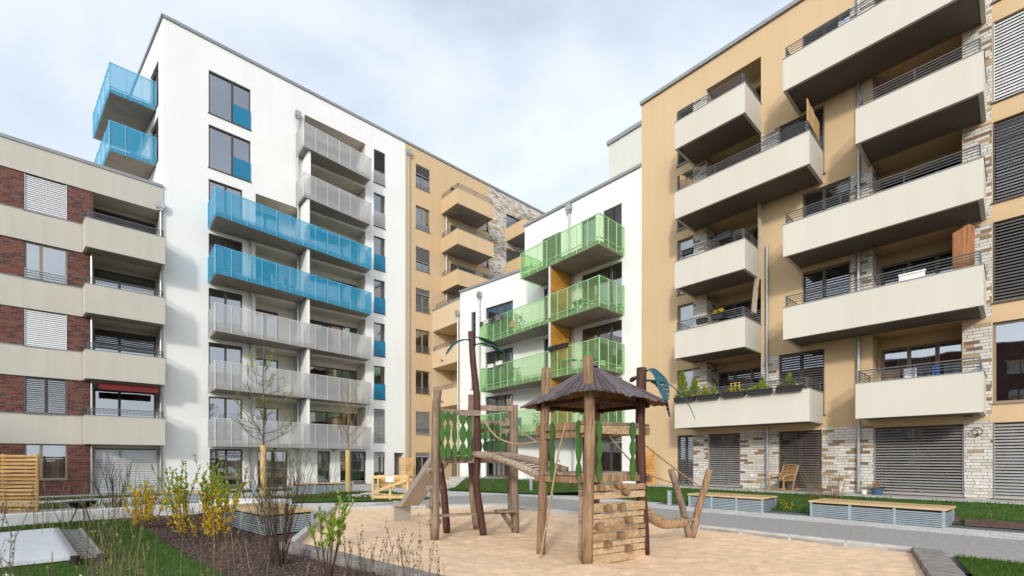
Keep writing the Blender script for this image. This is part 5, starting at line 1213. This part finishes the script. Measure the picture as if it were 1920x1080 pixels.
for k in range(125):
    near=k<55
    px=random.uniform(165,500) if near else random.uniform(60,300)
    d=random.uniform(3.6,5.6) if near else random.uniform(10,14)
    if near and random.random()<.25: px=random.uniform(500,860); d=random.uniform(4.2,5.2)
    x=(px-960)/F_*d; h=random.uniform(.45,1.2) if near else random.uniform(.5,1.2)
    if px>500 and near: h*=.6
    a=random.uniform(0,6.28); l=random.uniform(.02,.14)*h; p=[Vector((x,d,-.06)),Vector((x+l*.3*math.cos(a),d+l*.3*math.sin(a),h*.55)),Vector((x+l*math.cos(a),d+l*math.sin(a),h))]
    g.tube(p,[.0024,.002,.0008] if near else [.006,.004,.002],4,False)
    if random.random()<.5:
        for i in range(6): q=p[1].lerp(p[2],.3+.7*i/6); g.tube([q,q+Vector((random.uniform(-.015,.015),random.uniform(-.015,.015),.05))],[.0035,.001],4,False)
tag(g.build('dry_grass',DRYG),'thin dry tan grass stalks across the foreground bed','dry grass',kind='stuff')
g=MB()
for k in range(900):   # low winter planting by the brick building and along the far beds
    t=random.random(); x=-16.5+9*t+random.uniform(-.3,.3); y=14.2+6*t+random.uniform(-.8,.8); h=random.uniform(.1,.4)
    g.leaf((x,y,.03),(random.gauss(0,.4),random.gauss(0,.4),1),h,.03)
tag(g.build('ground_cover',leafmat('winter_green',(.06,.07,.02),(.20,.17,.07))),'low mixed ground cover behind the seat wall','ground cover',kind='stuff')

# ================================================================== sky, sun, camera
w = bpy.data.worlds.new('World'); S.world = w; w.use_nodes = True; nt = w.node_tree; L = nt.links
bg = nt.nodes['Background']; sky = nd(nt,'ShaderNodeTexSky'); sky.sky_type='NISHITA'; sky.sun_disc=False
sd = Vector((.271,1.19,-.47)).normalized()      # travel direction of sunlight
EL = math.asin(-sd.z); AZ = math.atan2(-sd.x,-sd.y)
sky.sun_elevation=EL; sky.sun_rotation=AZ; sky.air_density=1.0; sky.dust_density=1.2; sky.ozone_density=1.2
tc = nd(nt,'ShaderNodeTexCoord'); mp = nd(nt,'ShaderNodeMapping'); mp.inputs['Scale'].default_value=(1,1,1.9); mp.inputs['Location'].default_value=(.35,.2,.1); L.new(tc.outputs['Generated'], mp.inputs[0])
n1 = nd(nt,'ShaderNodeTexNoise', i_Scale=2.1, i_Detail=8, i_Roughness=.52, i_Distortion=.25); L.new(mp.outputs[0], n1.inputs[0])
sp = nd(nt,'ShaderNodeSeparateXYZ'); L.new(tc.outputs['Generated'], sp.inputs[0])
r1 = nd(nt,'ShaderNodeMapRange', interpolation_type='SMOOTHSTEP'); r1.inputs['From Min'].default_value=.34; r1.inputs['From Max'].default_value=.66; L.new(n1.outputs[0], r1.inputs[0])
low = nd(nt,'ShaderNodeMapRange'); low.inputs['From Min'].default_value=.75; low.inputs['From Max'].default_value=.25; low.inputs['To Min'].default_value=.60; low.inputs['To Max'].default_value=.93; L.new(sp.outputs[2], low.inputs[0])
fac = math_(nt,'MINIMUM', math_(nt,'ADD', low.outputs[0], math_(nt,'MULTIPLY', math_(nt,'SUBTRACT', r1.outputs[0], .5), .34)), .97)
mx = nd(nt,'ShaderNodeMix', data_type='RGBA'); L.new(fac, mx.inputs['Factor']); L.new(sky.outputs[0], mx.inputs['A']); cg = nd(nt,'ShaderNodeVectorMath', operation='DOT_PRODUCT'); L.new(tc.outputs['Generated'], cg.inputs[0]); cg.inputs[1].default_value=tuple(-sd)
gl_ = math_(nt,'ADD', math_(nt,'MULTIPLY', math_(nt,'POWER', math_(nt,'MAXIMUM', cg.outputs['Value'], 0.0), 2.0), 1.3), 1.0)
cv = nd(nt,'ShaderNodeVectorMath', operation='SCALE'); cv.inputs[0].default_value=(5.35,5.8,6.3); L.new(gl_, cv.inputs['Scale']); L.new(cv.outputs[0], mx.inputs['B'])
L.new(mx.outputs['Result'], bg.inputs[0]); bg.inputs[1].default_value=.12
sl = bpy.data.lights.new('sun','SUN'); sl.energy=1.4; sl.angle=R(5.5); sl.color=(1,.93,.83)
so = bpy.data.objects.new('sun',sl); COL.objects.link(so); so.rotation_euler = sd.to_track_quat('-Z','Y').to_euler(); so.location=(-5,-20,30)
cd = bpy.data.cameras.new('camera'); cam = bpy.data.objects.new('camera',cd); COL.objects.link(cam); S.camera=cam
cam.location=(0,0,1.7); cam.rotation_euler=(pi/2,0,0); cd.sensor_width=36; cd.lens=858/1920*36; cd.shift_y=(861-540)/1920; cd.clip_end=3000
cd.dof.use_dof=True; cd.dof.focus_distance=15; cd.dof.aperture_fstop=1.6
S.view_settings.view_transform='Standard'; S.view_settings.look='None'; S.view_settings.gamma=1; S.view_settings.exposure=0.66
S.cycles.max_bounces=8; S.cycles.diffuse_bounces=2; S.cycles.transparent_max_bounces=16; S.cycles.caustics_reflective=False; S.cycles.caustics_refractive=False
